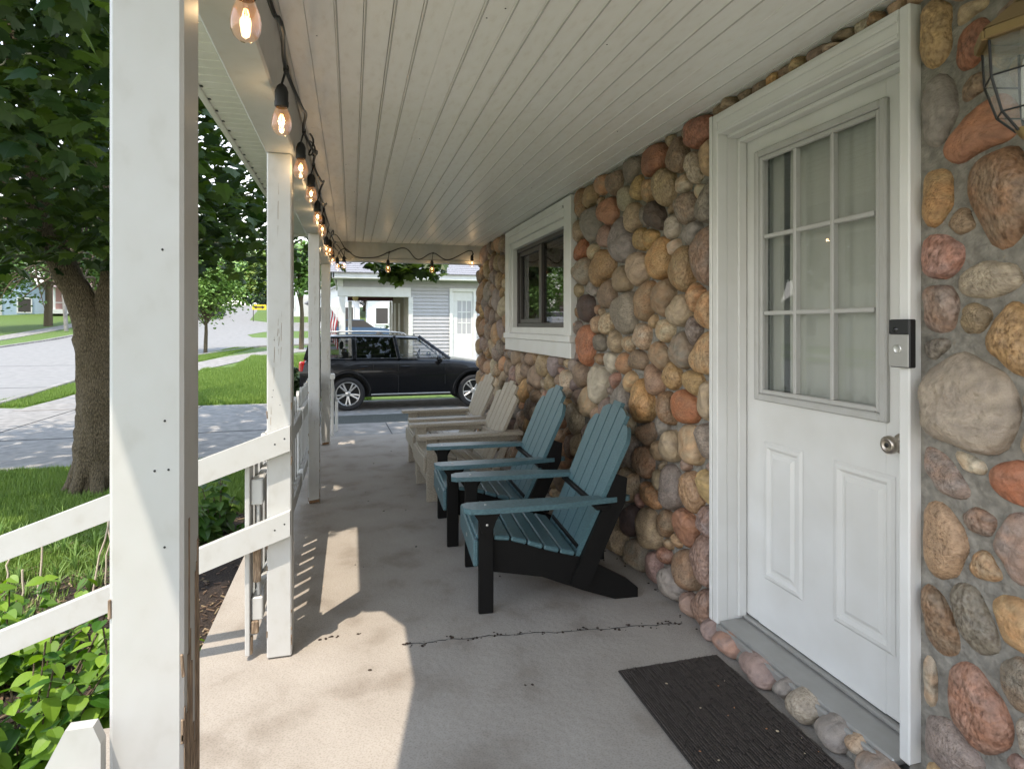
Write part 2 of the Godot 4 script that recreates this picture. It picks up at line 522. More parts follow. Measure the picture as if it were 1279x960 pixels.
# ------------------------------------------------------------------ porch slab
func porch_slab() -> void:
	var mb := MB.new()
	mb.prism(PackedVector2Array([Vector2(-0.585, -2.4), Vector2(-0.585, 7.36), Vector2(1.62, 7.36), Vector2(1.62, -2.4)]), Transform3D(Basis(Vector3.RIGHT, Vector3(0, 0, -1), Vector3.UP), Vector3.ZERO), -0.7, 0.0)
	var floor_o := struct("porch_floor", mb, M.concrete)
	# the crack that runs across
	var ck := MB.new()
	var pts := [Vector2(0.208, 2.475), Vector2(0.389, 2.47), Vector2(0.656, 2.446), Vector2(0.926, 2.401), Vector2(1.209, 2.368), Vector2(1.40, 2.345)]
	var line := []
	for i in pts.size() - 1:
		for k in 14:
			line.append(pts[i].lerp(pts[i + 1], k / 14.0) + Vector2(0, rng.randf_range(-0.004, 0.004) + 0.006 * sin(k * 0.7 + i * 2.0)))
	line.append(pts[-1])
	for i in line.size() - 1:
		var w0 := 0.0009 + 0.0022 * absf(sin(i * 0.9)); var w1 := 0.0009 + 0.0022 * absf(sin((i + 1) * 0.9))
		ck.flat([V(line[i].x, 0.0015, line[i].y - w0), V(line[i + 1].x, 0.0015, line[i + 1].y - w1), V(line[i + 1].x, 0.0015, line[i + 1].y + w1), V(line[i].x, 0.0015, line[i].y + w0)], Vector3(0, -5, 0))
	part("crack", ck, M.dark, floor_o)
	# crumbs of soil along the crack and the wall, small dry leaves
	var cr := MB.new()
	for i in 170:
		var p: Vector2 = line[rng.randi() % line.size()] + Vector2(rng.randfn(0, 0.02), rng.randfn(0, 0.012))
		if i > 70: p = Vector2(1.46 - absf(rng.randfn(0, 0.05)), rng.randf_range(2.25, 6.8))
		if i > 125: p = Vector2(rng.randf_range(0.0, 1.3), rng.randf_range(1.8, 6.8))
		if i > 158: p = Vector2(-0.09 + rng.randfn(0, 0.05), 2.62 + rng.randfn(0, 0.012))
		var s := rng.randf_range(0.002, 0.006)
		cr.blob(Transform3D(Basis(Vector3.UP, rng.randf() * 3), V(p.x, s * 0.3, p.y)), Vector3(s, s * 0.6, s * 1.5), 6, 4)
	var crumbs := part("crumb", cr, M.mulch, floor_o)
	crumbs.set_meta("kind", "stuff")
	# landing at the far end, steps at the near side
	var ld := MB.new()
	ld.bx(V(-0.75, -0.7, 7.362), V(1.9, -0.15, 9.25), 0.01)
	struct("landing", ld, M.pave)
	var lj := MB.new()
	lj.beam(V(0.50, -0.1485, 9.2), V(0.56, -0.1485, 7.4), 0.009, 0.004, Vector3.UP, 0.0)
	struct("landing_crack", lj, M.dark)
	var sp := MB.new()
	sp.bx(V(-0.91, -0.7, 0.95), V(-0.587, -0.19, 2.55), 0.012)
	sp.bx(V(-1.24, -0.7, 0.95), V(-0.912, -0.39, 2.55), 0.012)
	struct("porch_step", sp, M.concrete)
	struct("front_walk", drape(PackedVector2Array([Vector2(-1.245, 0.6), Vector2(-1.245, 2.5), Vector2(-7.2, 2.5), Vector2(-7.2, 0.6)]), 0.02, 0.05), M.pale)
	struct("parking_pad", drape(PackedVector2Array([Vector2(-1.5, -11.0), Vector2(-1.5, -2.45), Vector2(8.5, -2.45), Vector2(8.5, -11.0)]), 0.02, 0.05), M.pale)


# ------------------------------------------------------------------ house
const STONES := \
	"2.33 2.16 0.093 0.073 0 r;2.27 2.02 0.057 0.074 0 o;2.54 2.11 0.095 0.084 10 n;2.39 2.01 0.056 0.065 -15 b;2.78 2.15 0.149 0.070 0 r;3.02 2.15 0.129 0.056 0 m;" + \
	"3.22 2.13 0.106 0.060 0 n;3.43 2.16 0.097 0.063 0 o;3.57 2.13 0.116 0.062 0 c;3.74 2.11 0.063 0.101 0 n;2.64 1.97 0.115 0.097 -5 t;2.48 1.96 0.073 0.038 0 b;" + \
	"2.27 1.84 0.062 0.088 5 g;2.94 2.04 0.073 0.067 0 c;3.09 2.01 0.134 0.062 0 b;3.54 1.94 0.137 0.113 0 g;3.30 1.98 0.150 0.070 0 r;2.99 1.89 0.101 0.082 -10 t;" + \
	"2.74 1.86 0.101 0.076 -25 d;2.84 1.88 0.054 0.057 -20 g;2.58 1.78 0.052 0.072 5 b;2.45 1.83 0.072 0.070 0 g;2.43 1.72 0.082 0.050 0 g;3.36 1.84 0.125 0.062 0 R;" + \
	"3.12 1.79 0.145 0.120 0 g;2.90 1.76 0.055 0.058 0 c;2.30 1.59 0.091 0.131 0 m;2.70 1.63 0.105 0.109 5 c;2.48 1.57 0.115 0.104 -10 t;3.74 1.81 0.101 0.068 0 r;" + \
	"3.54 1.78 0.103 0.048 0 b;3.40 1.66 0.202 0.101 15 c;2.92 1.60 0.113 0.084 0 t;3.11 1.56 0.135 0.070 0 n;3.70 1.66 0.111 0.082 0 g;3.34 1.49 0.144 0.075 0 n;" + \
	"2.84 1.43 0.115 0.108 0 n;3.09 1.37 0.152 0.116 0 g;2.64 1.44 0.101 0.087 0 n;2.51 1.37 0.093 0.077 0 t;2.37 1.43 0.050 0.065 0 o;2.27 1.37 0.078 0.085 10 o;" + \
	"3.65 1.41 0.145 0.081 0 d;3.48 1.31 0.078 0.055 0 o;3.33 1.31 0.102 0.058 0 b;3.65 1.19 0.157 0.125 0 r;2.89 1.25 0.087 0.069 -15 b;2.66 1.28 0.110 0.051 15 b;" + \
	"2.40 1.27 0.058 0.065 15 g;3.25 1.21 0.107 0.060 0 t;3.06 1.20 0.079 0.042 0 b;2.29 1.19 0.090 0.084 0 t;2.49 1.20 0.092 0.083 -10 g;2.71 1.15 0.127 0.061 0 n;" + \
	"2.92 1.12 0.097 0.047 0 n;3.09 1.09 0.081 0.054 0 o;3.28 1.08 0.069 0.065 10 b;3.45 1.19 0.097 0.059 0 g;2.58 1.06 0.077 0.061 -10 c;2.41 1.04 0.088 0.048 0 c;" + \
	"2.76 1.03 0.112 0.072 -20 o;3.46 0.95 0.155 0.112 0 b;2.27 0.97 0.068 0.080 0 t;2.87 0.90 0.137 0.106 0 c;2.45 0.93 0.123 0.072 -10 r;2.63 0.90 0.081 0.084 -15 n;" + \
	"3.64 0.82 0.117 0.088 0 t;3.14 0.89 0.131 0.069 0 g;2.67 0.81 0.060 0.055 0 g;2.82 0.74 0.108 0.054 0 n;2.42 0.77 0.108 0.081 -15 t;2.24 0.80 0.067 0.083 0 m;" + \
	"2.59 0.71 0.086 0.079 -10 t;2.73 0.67 0.079 0.045 0 o;3.05 0.60 0.096 0.095 0 g;2.85 0.59 0.109 0.071 0 n;2.58 0.54 0.078 0.119 -10 m;2.41 0.56 0.082 0.091 0 o;" + \
	"2.25 0.60 0.062 0.077 0 c;2.73 0.53 0.062 0.049 0 t;2.80 0.42 0.131 0.057 0 o;2.81 0.26 0.107 0.100 -8 t;2.46 0.37 0.105 0.076 0 r;2.24 0.46 0.061 0.070 0 m;" + \
	"2.64 0.33 0.074 0.066 0 n;3.00 0.24 0.093 0.090 0 d;2.93 0.06 0.106 0.101 -5 g;2.44 0.18 0.129 0.089 -20 n;2.29 0.29 0.099 0.110 -5 R;2.76 0.05 0.080 0.099 0 R;" + \
	"2.63 0.18 0.051 0.041 0 R;2.57 0.06 0.113 0.079 -30 g;2.41 0.03 0.076 0.074 10 R;2.27 0.09 0.085 0.084 0 R;1.20 2.08 0.047 0.100 0 c;1.13 2.00 0.040 0.072 15 r;" + \
	"1.23 1.88 0.051 0.093 0 g;1.11 1.78 0.090 0.057 25 r;1.13 1.90 0.048 0.026 30 n;1.21 1.63 0.045 0.076 0 c;1.07 1.60 0.074 0.122 0 n;1.19 1.49 0.058 0.058 0 R;" + \
	"1.10 1.41 0.070 0.041 5 b;1.21 1.34 0.053 0.061 0 m;1.04 1.26 0.067 0.095 -15 c;1.00 1.43 0.013 0.043 0 R;1.05 2.03 0.039 0.030 20 g;1.08 1.94 0.030 0.031 20 t;" + \
	"1.13 1.12 0.114 0.144 0 B;1.18 0.92 0.077 0.042 -40 m;1.03 0.94 0.058 0.052 -10 r;1.17 0.75 0.060 0.100 -15 o;1.03 0.78 0.061 0.091 0 m;1.20 0.52 0.049 0.086 -22 n;" + \
	"1.13 0.57 0.042 0.089 -25 g;1.03 0.61 0.055 0.061 -20 c;1.23 0.35 0.023 0.082 0 b;1.03 0.48 0.044 0.067 0 g;1.12 0.35 0.065 0.109 -15 R;1.01 0.36 0.028 0.049 0 b;" + \
	"1.19 0.22 0.084 0.067 0 m;1.03 0.29 0.037 0.022 0 R;" 
const TINT := {"r": [0.46, 0.215, 0.125], "R": [0.44, 0.285, 0.225], "o": [0.53, 0.355, 0.215], "c": [0.53, 0.36, 0.175], "t": [0.50, 0.385, 0.245], "b": [0.58, 0.50, 0.37], "B": [0.52, 0.43, 0.31], "n": [0.36, 0.265, 0.175], "g": [0.33, 0.29, 0.24], "m": [0.34, 0.275, 0.235], "d": [0.11, 0.085, 0.075]}
const DOOR := Rect2(1.280, -0.05, 0.938, 2.222)      # ax, y, size: what the casing covers
const WIN := Rect2(3.857, 1.08, 1.81, 1.2)


func support(s: Dictionary, d: Vector2) -> float:
	var u := d.rotated(-s.a)
	return pow(pow(absf(s.rx * u.x), 2.0) + pow(absf(s.ry * u.y), 2.0), 0.5)


# outline of a stone: an oval cut back where neighbours press on it
func outline(s: Dictionary, all: Array, count: int) -> PackedVector2Array:
	var grow := 1.2 if s.p.x < 1.4 else 1.22
	var poly := PackedVector2Array()
	for k in 40:
		var t := TAU * k / 40
		var e := 2.5
		var cx: float = signf(cos(t)) * pow(absf(cos(t)), 2.0 / e) * s.rx * grow
		var cy: float = signf(sin(t)) * pow(absf(sin(t)), 2.0 / e) * s.ry * grow
		poly.append(Vector2(cx, cy).rotated(s.a) + s.p)
	for o in all:
		if is_same(o, s): continue
		var dv: Vector2 = o.p - s.p
		var d := dv.length()
		if d > 0.5 or d < 1e-4: continue
		dv /= d
		var ea := support(s, dv); var eb := support(o, dv)
		if (ea + eb) * grow + 0.006 < d: continue
		var at: float = d * ea / (ea + eb) - 0.003
		poly = halfplane(poly, s.p + dv * at, dv)
	for r in [DOOR, WIN]:
		var c: Vector2 = r.get_center()
		if s.p.x < r.position.x: poly = halfplane(poly, Vector2(r.position.x - 0.004, 0), Vector2(1, 0)) if s.p.y > r.position.y - 0.02 and s.p.y < r.end.y + 0.02 else poly
		elif s.p.x > r.end.x: poly = halfplane(poly, Vector2(r.end.x + 0.004, 0), Vector2(-1, 0)) if s.p.y > r.position.y - 0.02 and s.p.y < r.end.y + 0.02 else poly
		elif s.p.y < r.position.y: poly = halfplane(poly, Vector2(0, r.position.y - 0.002), Vector2(0, 1))
		elif s.p.y > r.end.y: poly = halfplane(poly, Vector2(0, r.end.y), Vector2(0, -1))
	poly = halfplane(poly, Vector2(0, 2.222), Vector2(0, 1))
	poly = halfplane(poly, Vector2(0, -0.004), Vector2(0, -1))
	poly = halfplane(poly, Vector2(7.06, 0), Vector2(1, 0))
	if poly.size() < 3: return poly
	# rounded: radii about the middle, smoothed
	var mid := Vector2.ZERO
	for p in poly: mid += p
	mid /= poly.size()
	var rad := PackedFloat32Array()
	for k in count:
		var d := Vector2.from_angle(TAU * k / count)
		var best := 0.0
		for i in poly.size():
			var hit = Geometry2D.segment_intersects_segment(mid, mid + d * 2.0, poly[i], poly[(i + 1) % poly.size()])
			if hit != null: best = maxf(best, mid.distance_to(hit))
		rad.append(maxf(best, 0.006))
	for pass_ in 2:
		var r2 := rad.duplicate()
		for k in count:
			r2[k] = minf(rad[k], 0.25 * rad[(k + count - 1) % count] + 0.5 * rad[k] + 0.25 * rad[(k + 1) % count]) * 0.6 + 0.4 * (0.25 * rad[(k + count - 1) % count] + 0.5 * rad[k] + 0.25 * rad[(k + 1) % count])
		rad = r2
	var out := PackedVector2Array([mid])
	for k in count:
		out.append(mid + Vector2.from_angle(TAU * k / count) * rad[k] * (1.0 + 0.012 * sin(k * 1.7 + mid.x * 40.0) + (0.02 if s.rx > 0.09 and s.p.x < 1.4 else 0.045) * sin(TAU * k / count * 3.0 + mid.x * 31.0) + 0.025 * sin(TAU * k / count * 2.0 + mid.y * 47.0) - 0.02))
	return out


func halfplane(poly: PackedVector2Array, at: Vector2, n: Vector2) -> PackedVector2Array:
	var out := PackedVector2Array()
	for i in poly.size():
		var a := poly[i]; var b := poly[(i + 1) % poly.size()]
		var da := (a - at).dot(n); var db := (b - at).dot(n)
		if da <= 0.0: out.append(a)
		if (da < 0.0) != (db < 0.0) and absf(da - db) > 1e-9: out.append(a.lerp(b, da / (da - db)))
	return out


var sn := FastNoiseLite.new()

# frame: maps (along, up, out) to the place of the wall face
func stone(mb: MB, o: PackedVector2Array, fr: Transform3D, hgt: float, tint: Color, rings: int, sd: float) -> void:
	var mid := o[0]
	var m := o.size() - 1
	var rows := []
	var cols := []
	var tilt := Vector2(sin(sd * 7.1), cos(sd * 5.3)) * 0.16
	var second := Color(tint.r * 0.72 + 0.05, tint.g * 0.72 + 0.045, tint.b * 0.75 + 0.04)
	if fmod(absf(sd) * 13.7, 1.0) > 0.6: second = Color(tint.r * 1.12, tint.g * 0.86, tint.b * 0.68)
	for i in rings + 1:
		var t := PI * 0.5 * i / rings
		var f := pow(cos(t), 0.75) if i < rings else 0.0
		var row := PackedVector3Array(); var cr := []
		for k in m:
			var q := mid + (o[k + 1] - mid) * f
			var nz := sn.get_noise_3d(q.x * 9.0 + sd * 3.0, q.y * 9.0, sd)
			var z := -0.034 + (hgt + 0.034) * pow(sin(t), 0.62) + nz * hgt * 0.28 * sin(t) + (q - mid).dot(tilt) * sin(t)
			row.append(fr * Vector3(q.x, q.y, z))
			var mixv := clampf(0.5 + 1.3 * sn.get_noise_3d(q.x * 14.0, q.y * 22.0, sd * 9.0), 0.0, 1.0)
			var b := 1.0 + 0.5 * sn.get_noise_3d(q.x * 40.0, q.y * 40.0, sd * 5.0)
			var cc := tint.lerp(second, mixv * 0.75)
			cr.append(Color(cc.r * b, cc.g * b, cc.b * b))
		rows.append(row); cols.append(cr)
	mb.sheet(rows, true, fr.basis * Vector3(0, 0, 1), cols)


func house() -> void:
	var h := thing("stone_house", "house with a front wall of rounded brown, orange and grey river stones set in mortar", "house")
	sn.seed = 5; sn.frequency = 1.0; sn.fractal_octaves = 3
	# list of stones: the ones picked out by eye, then fillers where the wall is still bare
	var all := []
	for e in STONES.split(";", false):
		var q := e.split(" ", false)
		if q.size() < 6: continue
		var s := {"p": Vector2(float(q[0]), float(q[1])), "rx": float(q[2]), "ry": float(q[3]), "k": q[5], "seen": true}
		var tall: bool = s.ry > s.rx
		# along the wall the ax axis runs against the picture's right
		if s.p.x > 1.8 and s.p.x < 2.22 + s.rx * 0.75: s.p.x = 2.22 + s.rx * 0.75
		if s.p.x < 1.8 and s.p.x > 1.13: s.p.x = maxf(1.284 - s.rx * 0.95, s.p.x)
		if s.p.x < 1.8 and s.p.x > 1.285 - s.rx * 0.9: s.p.x = 1.285 - s.rx * 0.9
		if s.p.y > 1.06 and s.p.x > 3.857 - s.rx * 0.8: s.p.x = 3.857 - s.rx * 0.8
		s.a = deg_to_rad(float(q[4])) * (1.0 if tall else -1.0) * (1.0 if s.p.x < 1.4 else 0.4)
		all.append(s)
	var kinds := "ttttoocnnnnggmmmRbbtn"
	for tr in 26000:
		var f := tr / 26000.0
		var big := lerpf(1.1, 0.3, pow(f, 0.8))
		var s := {"p": Vector2(rng.randf_range(-1.2, 7.05), rng.randf_range(0.02, 2.2)), "rx": 0.118 * big * rng.randf_range(0.75, 1.25), "ry": 0.092 * big * rng.randf_range(0.75, 1.3), "a": rng.randf_range(-0.5, 0.5), "k": kinds[rng.randi() % kinds.length()], "seen": false}
		if s.p.x < 0.92 and s.p.x > -0.0 or s.p.x < 0.92 and f > 0.2: pass
		var bad := false
		for r in [DOOR, WIN]:
			if r.grow_individual(s.rx * 0.75, s.ry * 0.75, s.rx * 0.75, s.ry * 0.75 if r == WIN else 0.0).has_point(s.p): bad = true; break
		if bad: continue
		if s.p.y < s.ry * 0.7 or s.p.y > 2.22 - s.ry * 0.6: continue
		for o in all:
			var dv: Vector2 = o.p - s.p
			var d := dv.length()
			if d > 0.42: continue
			dv /= d
			if (support(s, dv) + support(o, dv)) * 0.86 > d: bad = true; break
		if not bad: all.append(s)
	# a row of thin stones above the door
	var xo := 1.26
	while xo < 2.2:
		var w := rng.randf_range(0.07, 0.13)
		all.append({"p": Vector2(xo + w * 0.5, 2.197), "rx": w * 0.5, "ry": 0.025, "a": 0.0, "k": "toncnb"[rng.randi() % 6], "seen": true})
		xo += w
	var fr := Transform3D(Basis(Vector3(0, 0, -1), Vector3(0, 1, 0), Vector3(-1, 0, 0)), Vector3(1.487, 0, 0))
	var mats := [M.stone_a, M.stone_b, M.stone_c]
	var order := []
	for s in all:
		order.append([(1.0 if s.seen else 0.8) * s.rx * s.ry / (0.6 + s.p.x * s.p.x) if s.p.x > 0.6 else 0.0, s])
	order.sort_custom(func(a, b): return a[0] > b[0])
	var rest := [MB.new(), MB.new(), MB.new()]
	print("stones ", all.size())
	for i in order.size():
		var s: Dictionary = order[i][1]
		var near: bool = s.p.x < 2.4 and s.p.x > 0.7
		var o := outline(s, all, 36 if near else 22)
		if o.size() < 8: continue
		var c: Array = TINT[s.k]
		var b := rng.randf_range(0.86, 1.14)
		var tint := Color(c[0] * b, c[1] * b * rng.randf_range(0.96, 1.04), c[2] * b * rng.randf_range(0.92, 1.08))
		var hg := clampf(minf(s.rx, s.ry) * rng.randf_range(0.55, 0.85) * (0.72 if near and s.p.x < 1.4 else 1.0), 0.012, 0.058)
		var mk := rng.randi() % 3
		if i < 292:
			var mb := MB.new()
			stone(mb, o, fr, hg, tint, 9 if near else 5, s.p.x * 3.1 + s.p.y * 1.7)
			part("stone", mb, mats[mk], h)
		else:
			stone(rest[mk], o, fr, hg, tint, 3, s.p.x * 3.1 + s.p.y * 1.7)
	for k in 3:
		if rest[k].v.size():
			part("small_stones", rest[k], mats[k], h).set_meta("kind", "stuff")
	# stones round the far corner
	var fc := MB.new()
	for i in 120:
		var y := rng.randf_range(0.02, 2.2)
		var z := rng.randf_range(0.0, 0.55)
		var c: Array = TINT[kinds[rng.randi() % kinds.length()]]
		var fr2 := Transform3D(Basis(Vector3(1, 0, 0), Vector3(0, 1, 0), Vector3(0, 0, -1)), V(1.49, 0, 7.05))
		var s := {"p": Vector2(z, y), "rx": rng.randf_range(0.05, 0.09), "ry": rng.randf_range(0.05, 0.08), "a": 0.0}
		var o := PackedVector2Array([s.p])
		for k in 14: o.append(s.p + Vector2(cos(TAU * k / 14) * s.rx, sin(TAU * k / 14) * s.ry))
		stone(fc, o, fr2, 0.05, Color(c[0], c[1], c[2]), 4, y * 3.0 + z)
	part("corner_stones", fc, M.stone_a, h).set_meta("kind", "stuff")

	# mortar wall with its openings (door 1.36..2.19, window 4.09..5.52), 0.24 thick
	var w := MB.new()
	var x0 := 1.503; var x1 := 1.74
	w.bx(V(1.492, -0.7, -2.4), V(x1, 2.6, 1.318), 0.0)
	w.bx(V(x0, 2.1, 1.318), V(x1, 2.6, 2.19), 0.0)
	w.bx(V(x0 + 0.012, -0.7, 1.318), V(x1, 0.06, 2.19), 0.0)
	w.bx(V(x0, -0.7, 2.19), V(x1, 2.6, 4.06), 0.0)
	w.bx(V(x0, -0.7, 4.06), V(x1, 1.2, 5.55), 0.0)
	w.bx(V(x0, 2.1, 4.06), V(x1, 2.6, 5.55), 0.0)
	w.bx(V(x0, -0.7, 5.55), V(x1, 2.6, 7.05), 0.0)
	w.bx(V(x1, -0.7, 6.80), V(9.0, 2.6, 7.05), 0.0)
	w.bx(V(x1, -0.7, -2.4), V(9.0, 2.6, -2.15), 0.0)
	w.bx(V(8.75, -0.7, -2.15), V(9.0, 2.6, 6.8), 0.0)
	part("mortar_wall", w, M.mortar, h)
	var rm := MB.new()
	rm.bx(V(x1 + 0.002, -0.2, -2.14), V(8.74, 0.0, 6.79), 0.0)
	rm.bx(V(x1 + 0.002, 2.35, -2.14), V(8.74, 2.5, 6.79), 0.0)
	rm.bx(V(4.6, 0.002, -2.14), V(4.7, 2.348, 6.79), 0.0)
	part("room", rm, M.room, h)

	# door casing: moulded boards
	var cs := MB.new()
	var fx := 1.452
	for e in [[1.284, 1.317], [2.162, 2.217]]:
		cs.bx(V(fx, 0.115 if e[0] < 2 else 0.075, e[0]), V(1.50, 2.172, e[1]), 0.004)
	cs.bx(V(fx, 2.085, 1.3175), V(1.50, 2.172, 2.1615), 0.004)
	cs.bx(V(fx - 0.008, 2.135, 1.3175), V(fx, 2.157, 2.1615), 0.003)
	cs.bx(V(fx - 0.006, 2.092, 1.3175), V(fx, 2.102, 2.1615), 0.002)
	cs.bx(V(fx - 0.008, 0.08, 2.192), V(fx, 2.170, 2.210), 0.003)
	# jambs and stop
	cs.bx(V(1.501, 0.075, 2.166), V(1.70, 2.10, 2.189), 0.002)
	cs.bx(V(1.501, 0.075, 1.3185), V(1.70, 2.10, 1.342), 0.002)
	cs.bx(V(1.501, 2.076, 1.3425), V(1.70, 2.0995, 2.1655), 0.002)
	cs.bx(V(1.548, 0.10, 2.152), V(1.586, 2.075, 2.1655), 0.003)
	cs.bx(V(1.548, 2.058, 1.3425), V(1.586, 2.075, 2.1515), 0.003)
	part("door_casing", cs, M.white_clean, h)
	var th := MB.new()
	th.bx(V(1.462, 0.066, 1.343), V(1.70, 0.090, 2.164), 0.005)
	th.bx(V(1.445, 0.05, 1.343), V(1.4615, 0.079, 2.164), 0.004)
	th.bx(V(1.570, 0.0905, 1.343), V(1.60, 0.104, 2.164), 0.004)
	part("threshold", th, M.alu, h)
	# cobbles under the threshold
	var row := [[2.20, 0.035, 0.052, 0.04, "R"], [2.08, 0.035, 0.075, 0.042, "R"], [1.90, 0.035, 0.10, 0.045, "R"], [1.755, 0.05, 0.035, 0.03, "g"], [1.665, 0.045, 0.062, 0.048, "b"], [1.535, 0.04, 0.06, 0.048, "g"], [1.455, 0.06, 0.03, 0.022, "b"], [1.365, 0.035, 0.075, 0.045, "g"], [1.25, 0.035, 0.06, 0.04, "m"]]
	for e in row:
		var mb := MB.new()
		var c: Array = TINT[e[4]]
		var o := PackedVector2Array([Vector2(e[0], e[1])])
		for k in 26:
			var a := TAU * k / 26
			o.append(Vector2(e[0] + e[2] * cos(a), maxf(e[1] + e[3] * sin(a), 0.002)) + Vector2(0.004 * sin(a * 3 + e[0] * 9), 0))
		stone(mb, o, Transform3D(Basis(Vector3(0, 0, -1), Vector3(-0.25, 1, 0), Vector3(-1, -0.25, 0)).orthonormalized(), Vector3(1.452, 0, 0)), e[3] * 0.95, Color(c[0], c[1], c[2]).lerp(Color(0.4, 0.34, 0.3), 0.3), 7, e[0] * 4)
		part("stone", mb, M.stone_b if e[4] != "b" else M.stone_a, h)
	var sk := MB.new()
	sk.bx(V(1.437, 0.001, 1.2), V(1.513, 0.046, 2.20), 0.014)
	part("mortar_step", sk, M.mortar, h)
	entry_door(h)
	window(h)


func frame_rect(mb: MB, x0: float, x1: float, a0: float, a1: float, y0: float, y1: float, w: float, bev := 0.003) -> void:
	mb.bx(V(x0, y0, a0), V(x1, y1, a0 + w), bev); mb.bx(V(x0, y0, a1 - w), V(x1, y1, a1), bev)
	mb.bx(V(x0, y0, a0 + w), V(x1, y0 + w, a1 - w), bev); mb.bx(V(x0, y1 - w, a0 + w), V(x1, y1, a1 - w), bev)


func entry_door(h: Node3D) -> void:
	var d := Node3D.new()
	d.name = "entry_door"
	h.add_child(d, true)
	d.set_meta("label", "white front door with nine panes above two raised panels")
	var s0 := 1.589; var s1 := 1.633
	var a0 := 1.344; var a1 := 2.163
	var ga0 := 1.487; var ga1 := 2.078; var gy0 := 1.02; var gy1 := 1.985
	var mb := MB.new()
	mb.bx(V(s0, 0.108, a0), V(s1, 2.073, ga0), 0.003)
	mb.bx(V(s0, 0.108, ga1), V(s1, 2.073, a1), 0.003)
	mb.bx(V(s0, gy1, ga0 - 0.002), V(s1, 2.073, ga1 + 0.002), 0.0)
	mb.bx(V(s0, 0.108, ga0 - 0.002), V(s1, gy0, ga1 + 0.002), 0.0)
	part("slab", mb, M.white_clean, d)
	# raised panels: a moulded ring sunk and proud of the skin
	for pn in [[1.835, 2.045, 0.30, 0.845], [1.45, 1.69, 0.30, 0.845]]:
		var p := MB.new()
		var prof := [[0.0, 0.0], [0.010, 0.007], [0.022, 0.008], [0.034, -0.002], [0.044, -0.0015], [0.058, 0.006]]
		var rows := []
		for e in prof:
			var i: float = e[0]; var z: float = s0 - e[1] - 0.0015
			rows.append(PackedVector3Array([V(z, pn[2] + i, pn[0] + i), V(z, pn[2] + i, pn[1] - i), V(z, pn[3] - i, pn[1] - i), V(z, pn[3] - i, pn[0] + i)]))
		for r in rows.size() - 1:
			for k in 4:
				p.flat([rows[r][k], rows[r][(k + 1) % 4], rows[r + 1][(k + 1) % 4], rows[r + 1][k]], V(s1 + 0.4, (pn[2] + pn[3]) / 2, (pn[0] + pn[1]) / 2))
		p.flat([rows[-1][0], rows[-1][1], rows[-1][2], rows[-1][3]], V(s1, 0.5, 1.8))
		part("raised_panel", p, M.white_clean, d)
	var fr := MB.new()
	frame_rect(fr, 1.572, 1.6, ga0 - 0.016, ga1 + 0.016, gy0 - 0.016, gy1 + 0.016, 0.026, 0.005)
	frame_rect(fr, 1.578, 1.598, ga0 + 0.0105, ga1 - 0.0105, gy0 + 0.0105, gy1 - 0.0105, 0.018, 0.004)
	part("pane_frame", fr, M.white, d)
	var ia0 := ga0 + 0.028; var ia1 := ga1 - 0.028; var iy0 := gy0 + 0.028; var iy1 := gy1 - 0.028
	for k in [1, 2]:
		var bar := MB.new()
		var a := lerpf(ia0, ia1, k / 3.0)
		bar.bx(V(1.580, iy0, a - 0.008), V(1.604, iy1, a + 0.008), 0.003)
		part("glazing_bar", bar, M.white, d)
		bar = MB.new()
		var y := lerpf(iy0, iy1, k / 3.0)
		for j in 3:
			bar.bx(V(1.581, y - 0.008, lerpf(ia0, ia1, j / 3.0) + 0.008), V(1.603, y + 0.008, lerpf(ia0, ia1, (j + 1) / 3.0) - 0.008), 0.003)
		part("glazing_bar", bar, M.white, d)
	for i in 3:
		for j in 3:
			var g := MB.new()
			var b0 := lerpf(ia0, ia1, i / 3.0); var b1 := lerpf(ia0, ia1, (i + 1) / 3.0)
			var c0 := lerpf(iy0, iy1, j / 3.0); var c1 := lerpf(iy0, iy1, (j + 1) / 3.0)
			g.flat([V(1.606, c0, b0), V(1.606, c0, b1), V(1.606, c1, b1), V(1.606, c1, b0)], V(3, 1, 1.8))
			part("pane", g, M.glass, d)
	# curtain behind the panes, drawn together in folds, apart at the left
	var rows := []
	for i in 14:
		var r := PackedVector3Array()
		var y := lerpf(0.98, 2.03, i / 13.0)
		for k in 91:
			var a := lerpf(1.45, 1.985, k / 90.0)
			var x := 1.662 + 0.0035 * sin(a * 74.0 + sin(a * 19.0) * 2.0) + 0.006 * sin(a * 21.0 + i * 0.12)
			r.append(V(x, y, a))
		rows.append(r)
	var cu := MB.new()
	cu.sheet(rows, false, Vector3(-1, 0, 0))
	rows = []
	for i in 14:
		var r := PackedVector3Array()
		var y := lerpf(0.98, 2.03, i / 13.0)
		for k in 21:
			var a := lerpf(2.015, 2.12, k / 20.0)
			r.append(V(1.664 + 0.010 * sin(a * 90.0), y, a))
		rows.append(r)
	cu.sheet(rows, false, Vector3(-1, 0, 0))
	part("curtain", cu, M.curtain, d)
	# knob and rose
	var kb := MB.new()
	var kx := Transform3D(Basis(Vector3(0, 1, 0), Vector3(-1, 0, 0), Vector3(0, 0, 1)), V(s0, 0.948, 1.428))
	kb.lathe(PackedVector2Array([Vector2(0.001, 0.009), Vector2(0.026, 0.008), Vector2(0.031, 0.003), Vector2(0.032, 0.0)]), kx, 24)
	kb.lathe(PackedVector2Array([Vector2(0.012, 0.0), Vector2(0.012, 0.025), Vector2(0.022, 0.033), Vector2(0.0275, 0.045), Vector2(0.026, 0.056), Vector2(0.019, 0.061), Vector2(0.015, 0.060), Vector2(0.013, 0.0575), Vector2(0.008, 0.0575), Vector2(0.0005, 0.059)]), kx, 24)
	part("door_knob", kb, M.nickel, d)
	var kh := MB.new()
